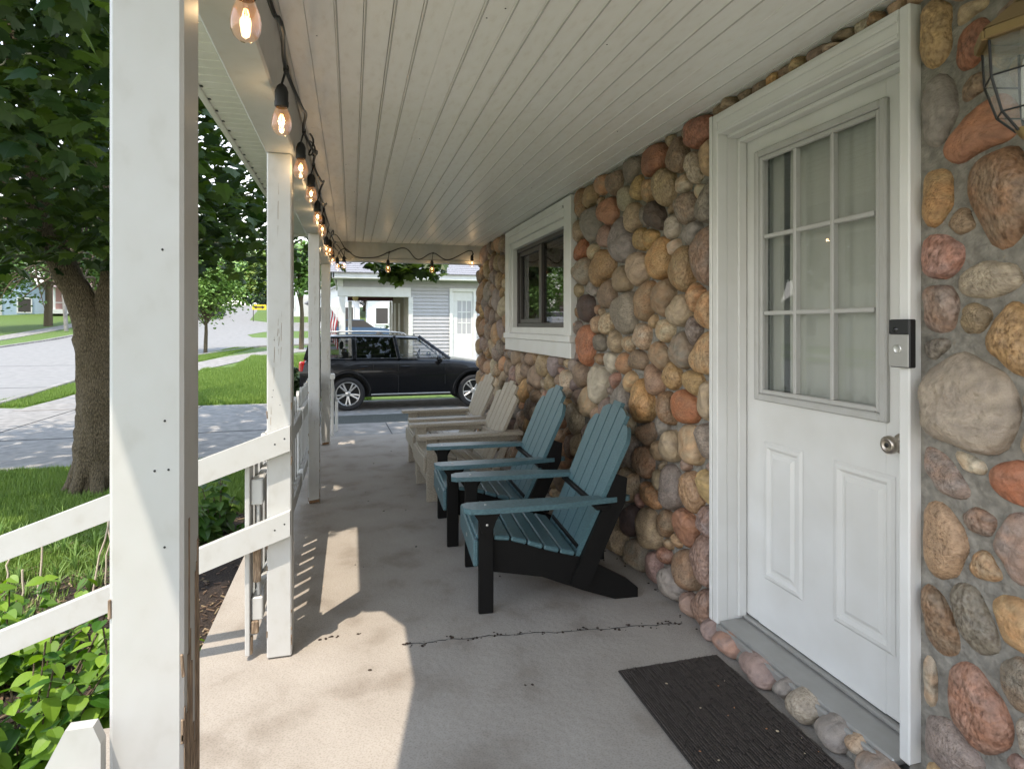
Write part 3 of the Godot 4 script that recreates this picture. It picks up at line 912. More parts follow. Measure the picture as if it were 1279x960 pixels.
	kh.lathe(PackedVector2Array([Vector2(0.0065, 0.0575), Vector2(0.0065, 0.0605), Vector2(0.0003, 0.0605)]), kx, 14)
	kh.bx(V(s0 - 0.0615, 0.9435, 1.4268), V(s0 - 0.0606, 0.9525, 1.4292), 0.0)
	part("keyhole", kh, M.black, d)


func window(h: Node3D) -> void:
	var w := Node3D.new()
	w.name = "window"
	h.add_child(w, true)
	w.set_meta("label", "dark sliding window in a wide white frame")
	var c := MB.new()
	var x0 := 1.448
	c.bx(V(x0, 1.19, 3.86), V(1.50, 2.2, 4.00), 0.004)
	c.bx(V(x0, 1.19, 5.53), V(1.50, 2.2, 5.664), 0.004)
	c.bx(V(x0, 2.075, 4.0005), V(1.50, 2.2, 5.5295), 0.004)
	c.bx(V(x0 - 0.016, 1.185, 3.85), V(1.50, 1.2345, 5.67), 0.006)
	c.bx(V(x0, 1.075, 3.858), V(1.50, 1.1845, 5.666), 0.004)
	c.bx(V(x0 - 0.012, 2.132, 4.0), V(x0, 2.15, 5.53), 0.003)
	# inner lining
	frame_rect(c, 1.475, 1.60, 4.0005, 5.5295, 1.235, 2.0745, 0.055, 0.003)
	part("window_casing", c, M.white_clean, w)
	var f := MB.new()
	frame_rect(f, 1.515, 1.575, 4.056, 5.474, 1.2905, 2.019, 0.035, 0.003)
	f.bx(V(1.520, 1.326, 4.735), V(1.556, 1.9835, 4.795), 0.003)
	part("window_frame", f, M.bronze, w)
	var sash := MB.new()
	frame_rect(sash, 1.530, 1.562, 4.7955, 5.4385, 1.326, 1.9835, 0.04, 0.003)
	part("sash", sash, M.bronze, w)
	var g1 := MB.new()
	g1.flat([V(1.545, 1.32, 4.09), V(1.545, 1.32, 4.736), V(1.545, 1.99, 4.736), V(1.545, 1.99, 4.09)], V(3, 1.5, 4.5))
	part("pane", g1, M.glass_dark, w)
	var g2 := MB.new()
	g2.flat([V(1.55, 1.36, 4.835), V(1.55, 1.36, 5.40), V(1.55, 1.945, 5.40), V(1.55, 1.945, 4.835)], V(3, 1.5, 4.5))
	part("pane", g2, M.glass_dark, w)


# ------------------------------------------------------------------ roof of the porch
func porch_roof() -> void:
	var r := thing("porch_roof", "white board ceiling of the porch with its beams, eave and roof", "roof")
	# ceiling boards, with a bead between each two
	var a := -0.215
	var k := 0
	while a < 1.50:
		var w := 0.0835
		var mb := MB.new()
		var e := minf(a + w, 1.503)
		var sag := rng.randf_range(-0.0012, 0.0012)
		var split := rng.randf_range(2.2, 6.0)
		for s in [[-0.35, split], [split + 0.0012, 6.80]]:
			mb.bx(V(a + 0.0002 + rng.randf() * 0.0004, 2.222 + sag, s[0]), V(e - 0.0002 - ([0.0003, 0.0, 0.0008, 0.0018, 0.0014, 0.0, 0.0014, 0.0, 0.0010, 0.0][k % 10] if k < 10 else 0.0), 2.24, s[1]), 0.0013)
		part("ceiling_board", mb, M.ceiling, r)
		# the bead
		a += w
		k += 1
	var bd := MB.new()
	a = -0.215 + 0.0835
	while a < 1.49:
		if rng.randf() < 0.85: bd.bx(V(a + 0.004, 2.2185, -0.35), V(a + 0.0085, 2.226, 6.80), 0.002)
		a += 0.0835
	part("bead", bd, M.white, r)
	var nails := MB.new()
	for i in 46:
		var p := V(rng.randf_range(-0.15, 1.4), 2.2215, rng.randf_range(0.9, 6.5))
		nails.blob(Transform3D(Basis(), p), Vector3(0.003, 0.001, 0.003), 6, 4)
	part("nail_hole", nails, M.dark, r).set_meta("kind", "stuff")
	# beams
	var b := MB.new()
	b.bx(V(-0.325, 1.978, -0.35), V(-0.215, 2.45, 6.93), 0.006)
	part("front_beam", b, M.white, r)
	var mo := MB.new()
	mo.bx(V(-0.2145, 2.203, -0.35), V(-0.198, 2.2205, 6.79), 0.005)
	part("cove_moulding", mo, M.white, r)
	b = MB.new()
	b.bx(V(-0.2145, 2.05, 6.80), V(1.487, 2.45, 6.93), 0.006)
	b.bx(V(-0.2145, 2.012, 6.795), V(1.487, 2.0495, 6.925), 0.006)
	part("end_beam", b, M.white, r)
	# eave: lined with ribbed panels, cut back over the steps
	var notch := PackedVector2Array([Vector2(-0.640, 0.50), Vector2(-0.549, 0.916), Vector2(-0.457, 1.33), Vector2(-0.455, 1.758), Vector2(-0.541, 1.935), Vector2(-0.640, 1.95)])
	var ax := -0.35
	while ax < 7.3:
		var e := ax + 0.076
		var xo := -0.628
		for j in notch.size() - 1:
			var m := (ax + e) * 0.5
			if m >= minf(notch[j].y, notch[j + 1].y) and m <= maxf(notch[j].y, notch[j + 1].y) and absf(notch[j].y - notch[j + 1].y) > 0.02:
				xo = maxf(xo, lerpf(notch[j].x, notch[j + 1].x, (m - notch[j].y) / (notch[j + 1].y - notch[j].y)) + 0.015)
		var mb := MB.new()
		mb.bx(V(xo, 2.325, ax + 0.0015), V(-0.3255, 2.337, e - 0.0015), 0.004)
		part("soffit_panel", mb, M.soffit, r)
		ax = e
	var edge := PackedVector2Array([Vector2(-0.640, -0.35)])
	edge.append_array(notch)
	edge.append(Vector2(-0.640, 7.3))
	var fa := MB.new()
	for i in edge.size() - 1:
		fa.beam(V(edge[i].x, 2.385, edge[i].y), V(edge[i + 1].x, 2.385, edge[i + 1].y), 0.03, 0.14, Vector3.UP, 0.004)
	part("fascia", fa, M.soffit, r)
	var clips := MB.new()
	var ca := 2.2
	while ca < 7.2:
		clips.bx(V(-0.6245, 2.322, ca), V(-0.612, 2.3245, ca + 0.02), 0.001)
		ca += 0.152
	part("soffit_gap", clips, M.dark, r)
	# roof deck above, rising to the house
	var deck := MB.new()
	var rp := PackedVector2Array(edge)
	rp.append_array(PackedVector2Array([Vector2(1.5, 7.3), Vector2(1.5, -0.35)]))
	var ix := Geometry2D.triangulate_polygon(rp)
	var lift := func(p: Vector2) -> float: return 2.457 + (p.x + 0.68) * 0.32
	for i in range(0, ix.size(), 3):
		for dy in [0.0, 0.05]:
			var q := []
			for j in 3: q.append(V(rp[ix[i + j]].x - 0.02, lift.call(rp[ix[i + j]]) + dy, rp[ix[i + j]].y))
			deck.flat(q, q[0] + Vector3(0, 1 if dy == 0.0 else -1, 0))
	for i in rp.size():
		var p := rp[i]; var q := rp[(i + 1) % rp.size()]
		deck.flat([V(p.x - 0.02, lift.call(p), p.y), V(q.x - 0.02, lift.call(q), q.y), V(q.x - 0.02, lift.call(q) + 0.05, q.y), V(p.x - 0.02, lift.call(p) + 0.05, p.y)], V(0.3, 2.5, 3))
	deck.flat([V(1.48, 3.148, -0.35), V(1.48, 3.148, 7.3), V(5.2, 4.35, 7.3), V(5.2, 4.35, -0.35)], V(3, 2, 3))
	deck.flat([V(5.2, 4.35, -0.35), V(5.2, 4.35, 7.3), V(9.3, 2.7, 7.3), V(9.3, 2.7, -0.35)], V(3, 2, 3))
	part("roof_deck", deck, M.shingle, r)
	var gb := MB.new()
	for az in [[-0.35, -0.31], [7.06, 7.1]]:
		gb.prism(PackedVector2Array([Vector2(-0.64, 2.3), Vector2(-0.64, 2.45), Vector2(1.45, 3.1), Vector2(5.2, 4.3), Vector2(9.0, 2.75), Vector2(9.0, 2.6), Vector2(1.486, 2.6), Vector2(1.486, 2.3)]), Transform3D(), -az[0], -az[1])
	part("gable_board", gb, M.soffit, r)


# ------------------------------------------------------------------ posts, handrail, pickets
func post(label: String, ax: float, x0: float, x1: float, top: float, d := 0.09) -> Node3D:
	var t := thing("porch_post", label, "porch post", V((x0 + x1) / 2, 0, ax + d / 2), "square white posts holding the porch beam")
	var mb := MB.new()
	mb.box(Transform3D(Basis(), Vector3(0, top / 2 + 0.002, 0)), Vector3(x1 - x0, top - 0.004, d), 0.005)
	part("shaft", mb, M.white, t)
	var st := MB.new()
	for i in 5:
		st.blob(Transform3D(Basis(), Vector3(rng.randf_range(-0.3, 0.3) * (x1 - x0), rng.randf_range(0.3, 1.7), d / 2 + 0.0005)), Vector3(0.0016, 0.0018, 0.0008), 6, 4)
	part("nail_hole", st, M.dark, t)
	# splits in the paint and worn corners
	var ck := MB.new()
	for i in (7 if ax > 2.0 else 0):
		var x := rng.randf_range(-0.36, 0.36) * (x1 - x0); var y := rng.randf_range(0.5, 1.7); var z := d / 2 + 0.0006
		var L := rng.randf_range(0.05, 0.22) * clampf(ax / 2.5, 0.35, 1.0)
		var n := 9
		for k in n:
			var ya := y + L * k / n; var yb := y + L * (k + 1) / n
			var xa := x + 0.0005 * sin(k * 1.3 + i) + 0.0004 * k; var xb := x + 0.0005 * sin((k + 1) * 1.3 + i) + 0.0004 * (k + 1)
			var wm := 0.0003 * clampf(ax, 1.0, 3.0)
			var wa := wm * sin(PI * k / n) + 0.0001; var wc := wm * sin(PI * (k + 1) / n) + 0.0001
			if (k + i) % 4 != 3: ck.flat([Vector3(xa - wa, ya, z), Vector3(xa + wa, ya, z), Vector3(xb + wc, yb, z), Vector3(xb - wc, yb, z)], Vector3(0, y, -1))
	if ax > 2.0: part("paint_crack", ck, M.old_wood, t)
	var cp := MB.new()
	for i in 12:
		var y := rng.randf_range(0.02, 1.0); y = y * y + 0.01
		var sx := (x1 - x0) / 2 * (1.0 if i % 3 else -1.0)
		cp.box(Transform3D(Basis(Vector3(0, 0, 1), rng.randf_range(-0.1, 0.1)), Vector3(sx - signf(sx) * 0.0012, y, d / 2 - 0.0012)), Vector3(0.004, rng.randf_range(0.008, 0.035), 0.004), 0.001)
	part("chipped_corner", cp, M.old_wood, t)
	return t


func posts_and_rails() -> void:
	var p1 := post("nearest white porch post, wide in front with a bare brown wood side at its foot", 0.93, -0.319, -0.227, 1.978)
	var bare := MB.new()
	for k in 14:
		var z := -0.043 + 0.086 * k / 14.0
		bare.bx(Vector3(0.0462, 0.002, z), Vector3(0.0474 + 0.0004 * sin(k * 2.0), 0.80 + 0.14 * sin(k * 0.9) + rng.randf_range(-0.08, 0.10), z + 0.0062), 0.0003)
	part("bare_side", bare, M.old_wood, p1)
	post("white porch post that the stair handrails are screwed to", 2.504, -0.318, -0.226, 1.978)
	var p3 := post("white porch post with rust stains at its foot, beyond the picket railing", 4.615, -0.303, -0.222, 1.978, 0.09)
	var p4 := post("farthest white porch post, at the end of the porch by the landing", 6.86, -0.318, -0.222, 1.978, 0.09)
	for p in [p3, p4]:
		var s := MB.new()
		for e in [[0.0, 0.036, 0.0470], [0.012, 0.028, 0.0466]]:
			s.box(Transform3D(Basis(Vector3(0, 0, 1), 0.12), Vector3(e[0], 0.008 + e[1] * 0.3, e[2] - 0.001)), Vector3(0.07 - e[0] * 2, e[1] * 0.6, 0.003), 0.001)
		part("rust_stain", s, M.rust, p)

	# two boards that run down beside the steps
	var hr := thing("stair_handrail", "pair of white boards sloping down beside the porch steps as a handrail", "handrail", V(-1.5, -0.6, 2.47))
	var off := -V(-1.5, -0.6, 2.47)
	var slope := 0.355
	for e in [[0.865, -0.229], [0.535, -0.229]]:
		var mb := MB.new()
		var y0: float = e[0]
		var L := 1.52
		var poly := PackedVector2Array([Vector2(-0.0, -0.048), Vector2(-0.0, 0.048), Vector2(-L + 0.03, 0.048 - slope * L), Vector2(-L, 0.02 - slope * L), Vector2(-L, -0.048 - slope * L)])
		mb.prism(poly, Transform3D(Basis(), V(e[1], y0, 2.502) + off), 0.0, 0.036)
		part("rail", mb, M.white, hr)
		var sc := MB.new()
		for q in [[-0.02, 0.0], [-0.055, -0.02]]:
			sc.blob(Transform3D(Basis(), V(e[1] + q[0], y0 + q[1], 2.4655) + off), Vector3(0.0035, 0.0035, 0.0012), 8, 4)
		part("screw", sc, M.dark, hr)
	var nw := MB.new()
	nw.box(Transform3D(Basis(), V(-1.62, 0.0, 2.55) + off), Vector3(0.09, 1.2, 0.09), 0.005)
	part("newel_post", nw, M.white, hr)

	railing("white picket railing with flaking paint between two porch posts", 2.60, 4.61, true)
	railing("white picket railing at the far bay of the porch, behind the rust-stained post", 4.72, 6.85, false)
	railing("white picket railing ending at the nearest post, with a cut-cornered end picket", -2.3, 0.925, false)


func railing(label: String, a0: float, a1: float, rotten: bool) -> void:
	var t := thing("picket_railing", label, "railing", V(-0.36, 0, (a0 + a1) / 2), "picket railings along the open side of the porch")
	var off := -t.position
	var mid := MB.new()
	var a2 := a1 - 0.022 if a0 < 0 else a1
	mid.bx(V(-0.378, 0.585, a0) + off, V(-0.342, 0.690, a2) + off, 0.006)
	part("middle_rail", mid, M.white, t)
	var bot := MB.new()
	bot.bx(V(-0.376, 0.145, a0) + off, V(-0.342, 0.235, a2) + off, 0.006)
	part("bottom_rail", bot, M.white, t)
	if a0 < 0:
		var tie := MB.new()
		tie.bx(V(-0.3415, 0.60, a1 - 0.09) + off, V(-0.320, 0.68, a1 - 0.0235) + off, 0.003)
		part("tie", tie, M.white, t)
	if a0 < 0: a1 -= 0.16
	var n := int((a1 - a0) / 0.138)
	var st := (a1 - a0) / n
	for i in n:
		var c := a0 + st * (i + 0.5)
		var w := 0.045 + rng.randf_range(-0.003, 0.002)
		var top := 0.80 + rng.randf_range(-0.012, 0.012)
		var poly := PackedVector2Array([Vector2(-w, 0.05), Vector2(w, 0.05), Vector2(w, top - 0.03), Vector2(w - 0.025, top), Vector2(-w + 0.025, top), Vector2(-w, top - 0.03)])
		var mb := MB.new()
		mb.prism(poly, Transform3D(Basis(Vector3(0, 0, -1), Vector3.UP, Vector3.RIGHT), V(-0.379, 0, c) + off), -0.018, 0.0)
		part("picket", mb, M.white, t)
	if a0 < 0:
		# the last picket stands turned, its dog-eared head towards the steps
		var poly := PackedVector2Array([Vector2(-0.033, 0.05), Vector2(0.033, 0.05), Vector2(0.033, 0.748), Vector2(0.024, 0.772), Vector2(-0.008, 0.772), Vector2(-0.033, 0.722)])
		var mb := MB.new()
		mb.prism(poly, Transform3D(Basis(), V(-0.353, 0, a1 + 0.16) + off), 0.0, 0.018)
		part("picket", mb, M.white, t)
	if rotten:
		var e := MB.new()
		e.bx(V(-0.398, 0.02, a0 - 0.09) + off, V(-0.380, 0.79, a0 - 0.0) + off, 0.003)
		e.bx(V(-0.378, 0.60, a0 - 0.075) + off, V(-0.335, 0.70, a0 - 0.002) + off, 0.004)
		e.bx(V(-0.376, 0.15, a0 - 0.075) + off, V(-0.335, 0.24, a0 - 0.002) + off, 0.004)
		e.bx(V(-0.360, 0.24, a0 - 0.06) + off, V(-0.348, 0.60, a0 - 0.03) + off, 0.003)
		part("end_picket", e, M.white, t)
		var ro := MB.new()
		for q in [[0.02, 0.09, -0.392], [0.30, 0.47, -0.362], [0.10, 0.15, -0.37]]:
			ro.bx(V(q[2] - 0.008, q[0], a0 - 0.082) + off, V(q[2] + 0.02, q[1], a0 - 0.06) + off, 0.004)
		part("bare_wood", ro, M.old_wood, t)


# ------------------------------------------------------------------ string lights
func string_lights() -> void:
	var t := thing("string_lights", "black string of amber light bulbs hung along the porch beams", "string lights", V(-0.19, 2.0, 0.5))
	var off := -t.position
	# bulbs: x, y of the glass's middle, ax
	var bulbs := [[-0.19, 1.874, 1.21], [-0.19, 1.881, 1.806], [-0.19, 1.915, 2.475], [-0.19, 1.945, 3.10], [-0.19, 1.931, 3.68], [-0.19, 1.95, 4.26], [-0.185, 1.89, 4.85], [-0.18, 1.95, 5.45], [-0.175, 1.93, 6.05], [-0.14, 1.92, 6.55], [-0.075, 1.955, 6.74], [0.392, 1.93, 6.74], [0.876, 1.935, 6.74], [1.333, 2.01, 6.74]]
	var along := [Vector3(-0.185, 2.09, -0.6), Vector3(-0.19, 2.02, 0.3)]
	var hook := [-0.186, 0.0]
	for i in bulbs.size():
		var b: Array = bulbs[i]
		var yh: float = b[1] + 0.145 if i < 10 else [2.135, 2.112, 2.118, 2.12][i - 10]
		along.append(V(b[0] + 0.012, yh, b[2]))
	var pts := PackedVector3Array()
	var cu := Curve3D.new()
	cu.bake_interval = 0.02
	cu.add_point(V(-0.19, 2.05, -0.8))
	for i in bulbs.size():
		var p: Vector3 = along[i + 2]
		cu.add_point(p)
		if i < bulbs.size() - 1:
			var q: Vector3 = along[i + 3]
			var f := p.lerp(q, 0.35); var g := p.lerp(q, 0.7)
			if i < 9:
				cu.add_point(f + Vector3(rng.randf_range(0.01, 0.03), rng.randf_range(-0.05, -0.02), 0)); cu.add_point(g + Vector3(rng.randf_range(0.005, 0.03), rng.randf_range(-0.01, 0.03), 0))
			elif i == 10:
				cu.add_point(V(0.06, 2.052, 6.76)); cu.add_point(V(0.26, 2.055, 6.76))
			elif i == 11:
				cu.add_point(V(0.58, 2.165, 6.765)); cu.add_point(V(0.72, 2.045, 6.765))
			elif i == 12:
				cu.add_point(V(1.06, 2.05, 6.765)); cu.add_point(V(1.30, 2.16, 6.765))
	# soften the bends
	for i in range(1, cu.point_count - 1):
		var d := (cu.get_point_position(i + 1) - cu.get_point_position(i - 1)) * 0.18
		cu.set_point_in(i, -d); cu.set_point_out(i, d)
	var path := PackedVector3Array()
	for p in cu.get_baked_points(): path.append(p + off)
	var mb := MB.new()
	mb.tube(path, 0.0056, 7)
	# the plug end loops back by the second bulb of the beam
	var lp := PackedVector3Array()
	for k in 26:
		var a := TAU * 1.25 * k / 25
		lp.append(V(-0.165 + 0.01 * sin(a * 2), 2.06 + 0.035 * cos(a), 2.62 + 0.055 * sin(a) + k * 0.006) + off)
	mb.tube(lp, 0.004, 6)
	for e in [[0.0, 5.2], [0.5, 5.9], [0.9, 6.35]]:
		var sp := PackedVector3Array()
		for k in 12:
			var s := k / 11.0
			sp.append(V(-0.16 + 0.16 * s, 2.06 - 0.10 * s + 0.03 * sin(s * 6 + e[0]), e[1] + 0.3 * s) + off)
		mb.tube(sp, 0.004, 6)
	part("cord", mb, M.black, t)
	for i in bulbs.size():
		var b: Array = bulbs[i]
		var at := V(b[0], b[1], b[2]) + off
		var root := MB.new()
		var fr := Transform3D(Basis(), at)
		# pear-shaped glass
		root.lathe(PackedVector2Array([Vector2(0.0008, -0.044), Vector2(0.012, -0.042), Vector2(0.021, -0.035), Vector2(0.0265, -0.022), Vector2(0.0275, -0.008), Vector2(0.0245, 0.010), Vector2(0.0185, 0.026), Vector2(0.0145, 0.036), Vector2(0.013, 0.040)]), fr, 16)
		var bu := part("bulb", root, M.bulb_glass, t)
		var so := MB.new()
		so.lathe(PackedVector2Array([Vector2(0.0165, 0.036), Vector2(0.019, 0.040), Vector2(0.0195, 0.052), Vector2(0.018, 0.054), Vector2(0.0185, 0.080), Vector2(0.0135, 0.094), Vector2(0.007, 0.101), Vector2(0.0005, 0.103)]), fr, 14)
		var top: Vector3 = along[i + 2] + off
		so.tube(PackedVector3Array([at + Vector3(0, 0.10, 0), at.lerp(top, 0.5) + Vector3(0, 0.05, 0), top]), 0.0035, 6)
		so.box(Transform3D(Basis(), top), Vector3(0.014, 0.022, 0.022), 0.004)
		part("socket", so, M.rubber, bu)
		var fi := MB.new()
		for k in 3:
			var a := PI * k / 3 + 0.3
			fi.tube(PackedVector3Array([at + Vector3(cos(a) * 0.003, 0.016, sin(a) * 0.003), at + Vector3(cos(a) * 0.0065, 0.004, sin(a) * 0.0065), at + Vector3(cos(a + 0.6) * 0.004, -0.005, sin(a + 0.6) * 0.004)]), 0.0011, 5)
		part("filament", fi, M.filament, bu)
		var l := OmniLight3D.new()
		l.name = "bulb_light"
		l.light_color = Color(1.0, 0.84, 0.62)
		l.light_energy = 0.0032
		l.light_size = 0.008
		l.omni_range = 12.0
		l.omni_attenuation = 2.0
		l.shadow_enabled = true
		l.position = at + Vector3(0, 0.004, 0)
		t.add_child(l, true)


# ------------------------------------------------------------------ chairs
# x runs back from the front of the seat, z across; built once per kind, then duplicated
func chair(called: String, label: String, slat: Material, frame: Material, rounded: bool) -> Node3D:
	var t := thing(called, label, "chair", Vector3.ZERO, "Adirondack chairs along the stone wall")
	var hw := 0.268
	for s in [-1.0, 1.0]:
		var leg := MB.new()
		leg.bx(Vector3(0.0, 0.0, s * hw - 0.014), Vector3(0.068 if rounded else 0.085, 0.468, s * hw + 0.014), 0.004)
		part("front_leg", leg, frame, t)
		var side := MB.new()
		var poly := PackedVector2Array([Vector2(0.02, 0.325), Vector2(0.12, 0.325), Vector2(0.24, 0.285), Vector2(0.36, 0.245), Vector2(0.48, 0.215), Vector2(0.60, 0.155), Vector2(0.72, 0.090), Vector2(0.775, 0.045), Vector2(0.775, 0.0), Vector2(0.66, 0.0), Vector2(0.50, 0.055), Vector2(0.30, 0.135), Vector2(0.02, 0.185)])
		side.prism(poly, Transform3D(), s * (hw - 0.03) - 0.013, s * (hw - 0.03) + 0.013)
		part("side_board", side, frame, t)
		# upright that carries the arm and the back
		var up := MB.new()
		up.prism(PackedVector2Array([Vector2(0.47, 0.12), Vector2(0.52, 0.11), Vector2(0.665, 0.468), Vector2(0.615, 0.468)]) if not rounded else PackedVector2Array([Vector2(0.43, 0.10), Vector2(0.52, 0.085), Vector2(0.70, 0.47), Vector2(0.71, 0.58), Vector2(0.655, 0.60), Vector2(0.60, 0.468)]), Transform3D(), s * (hw - 0.002) - 0.013, s * (hw - 0.002) + 0.013)
		part("back_upright", up, frame, t)
		var br := MB.new()
		br.prism(PackedVector2Array([Vector2(-0.03, 0.467), Vector2(0.10, 0.467), Vector2(0.075, 0.425), Vector2(0.055, 0.37), Vector2(0.012, 0.37), Vector2(-0.005, 0.43)]), Transform3D(), s * (hw + 0.030) - 0.012, s * (hw + 0.030) + 0.012)
		if rounded: part("arm_bracket", br, frame, t)
		var arm := MB.new()
		var ap: PackedVector2Array
		if rounded:
			ap = PackedVector2Array([Vector2(-0.075, -0.030), Vector2(-0.070, 0.030), Vector2(-0.045, 0.058), Vector2(0.02, 0.066), Vector2(0.22, 0.062), Vector2(0.38, 0.050), Vector2(0.50, 0.024), Vector2(0.62, 0.006), Vector2(0.72, -0.012), Vector2(0.735, -0.030), Vector2(0.72, -0.046), Vector2(0.40, -0.054), Vector2(0.10, -0.056), Vector2(-0.05, -0.050)])
		else:
			ap = PackedVector2Array([Vector2(-0.06, -0.055), Vector2(-0.06, 0.055), Vector2(0.73, 0.055), Vector2(0.73, -0.055)])
		var q := PackedVector2Array()
		for p in ap: q.append(Vector2(p.x, -(p.y + 0.012) * s))
		arm.prism(q, Transform3D(Basis(Vector3(1, 0, 0), Vector3(0, 0, -1), Vector3(0, 1, 0)), Vector3(0, 0.469, s * hw)), 0.0, 0.024)
		var an := part("arm", arm, slat, t)
		if not rounded:
			var ar := MB.new()
			ar.bx(Vector3(0.086, 0.425, s * (hw + 0.012) - 0.01), Vector3(0.70, 0.467, s * (hw + 0.012) + 0.01), 0.003)
			part("arm_rail", ar, frame, an)
		var bo := MB.new()
		bo.blob(Transform3D(Basis(), Vector3(0.03, 0.4935, s * (hw + 0.012))), Vector3(0.006, 0.002, 0.006), 10, 4)
		bo.blob(Transform3D(Basis(), Vector3(0.034, 0.41, s * (hw + 0.0425))), Vector3(0.006, 0.006, 0.002), 10, 4)
		part("bolt", bo, M.steel, t)
	# seat: a front board and slats that follow the dip of the side boards
	var fb := MB.new()
	fb.bx(Vector3(-0.024, 0.215, -hw - 0.012), Vector3(-0.001, 0.335, hw + 0.012), 0.006)
	part("front_board", fb, slat, t)
	if rounded:
		var tg := MB.new()
		tg.blob(Transform3D(Basis(), Vector3(-0.0245, 0.275, 0.02)), Vector3(0.0015, 0.009, 0.022), 12, 6)
		part("maker_plate", tg, M.steel, t)
	var line := [Vector2(-0.012, 0.336), Vector2(0.068, 0.340), Vector2(0.148, 0.330), Vector2(0.226, 0.306), Vector2(0.303, 0.280), Vector2(0.380, 0.257), Vector2(0.455, 0.238)]
	for i in line.size() - 1:
		var a: Vector2 = line[i].lerp(line[i + 1], 0.05); var b: Vector2 = line[i].lerp(line[i + 1], 0.95)
		var mb := MB.new()
		var wz := hw - (0.017 if i < 1 else -0.006)
		mb.beam(Vector3(a.x, a.y, 0), Vector3(b.x, b.y, 0), wz * 2.0, 0.022, Vector3.UP, 0.005)
		part("seat_slat", mb, slat, t)
	# back: five fanned slats under one round head
	var tops := [0.70, 0.775, 0.80, 0.775, 0.70]
	for i in 5:
		var k := i - 2
		var zb := k * 0.099; var zt := k * 0.116
		var wb := 0.046; var wt := 0.053
		var L: float = tops[i] if rounded else [0.66, 0.72, 0.74, 0.72, 0.66][i]
		var poly := PackedVector2Array()
		poly.append(Vector2(zb - wb, 0)); poly.append(Vector2(zb + wb, 0))
		for j in 9:
			var u := lerpf(1.0, -1.0, j / 8.0)
			var zz := zt + wt * u
			var drop := 0.0
			if absi(k) == 2:
				var out := u * signf(k)
				drop = 0.045 * pow(maxf(out, -0.4) + 0.4, 2.0) * 0.8
			elif absi(k) == 1:
				drop = 0.030 * pow((u * signf(k) + 1.0) * 0.5, 1.8)
			if not rounded: drop = 0.05 * pow(absf(zz) / 0.28, 2.0) * 0.8
			poly.append(Vector2(zz, L - drop))
		var an := deg_to_rad(66.0)
		var up := Vector3(cos(an), sin(an), 0)
		var mb := MB.new()
		mb.prism(poly, Transform3D(Basis(Vector3(0, 0, 1), up, Vector3(sin(an), -cos(an), 0)), Vector3(0.445, 0.178, 0)), 0.0, 0.021)
		part("back_slat", mb, slat, t)
	var cb := MB.new()
	cb.bx(Vector3(0.475, 0.19, -hw + 0.035), Vector3(0.497, 0.265, hw - 0.035), 0.003)
	cb.beam(Vector3(0.585, 0.452, -hw - 0.03), Vector3(0.585, 0.452, hw + 0.03), 0.07, 0.022, Vector3.UP, 0.003)
	cb.beam(Vector3(0.712, 0.72, -0.22), Vector3(0.712, 0.72, 0.22), 0.022, 0.06, Vector3(0.4, 0.9, 0), 0.003)
	part("back_brace", cb, frame, t)
	if not rounded:
		var st := MB.new()
		st.bx(Vector3(0.03, 0.10, -hw + 0.0145), Vector3(0.055, 0.16, hw - 0.0145), 0.003)
		part("stretcher", st, frame, t)
	return t


func place(o: Node3D, x: float, ax: float, turn: float, label: String) -> void:
	o.position = V(x, 0, ax)
	o.rotation.y = deg_to_rad(turn)
	o.set_meta("label", label)


func chairs() -> void:
	var a := chair("adirondack_chair", "", M.teal, M.black_wood, true)
	var b := a.duplicate(); b.name = "adirondack_chair_001"; add_child(b, true)
	place(a, 0.575, 2.932, -4.0, "nearest teal Adirondack chair with a black frame, by the door side of the row")
	place(b, 0.555, 3.785, -2.0, "second teal Adirondack chair with a black frame, next to the tan chairs under the window")
	var c := chair("adirondack_chair_002", "", M.tan_wood, M.tan_wood, false)
	var d := c.duplicate(); d.name = "adirondack_chair_003"; add_child(d, true)
	place(c, 0.528, 4.72, 2.0, "greyish tan Adirondack chair next to the teal chairs, nearer of the two tan ones")
	place(d, 0.535, 5.55, 1.0, "greyish tan Adirondack chair at the far end of the row, nearest the black car")


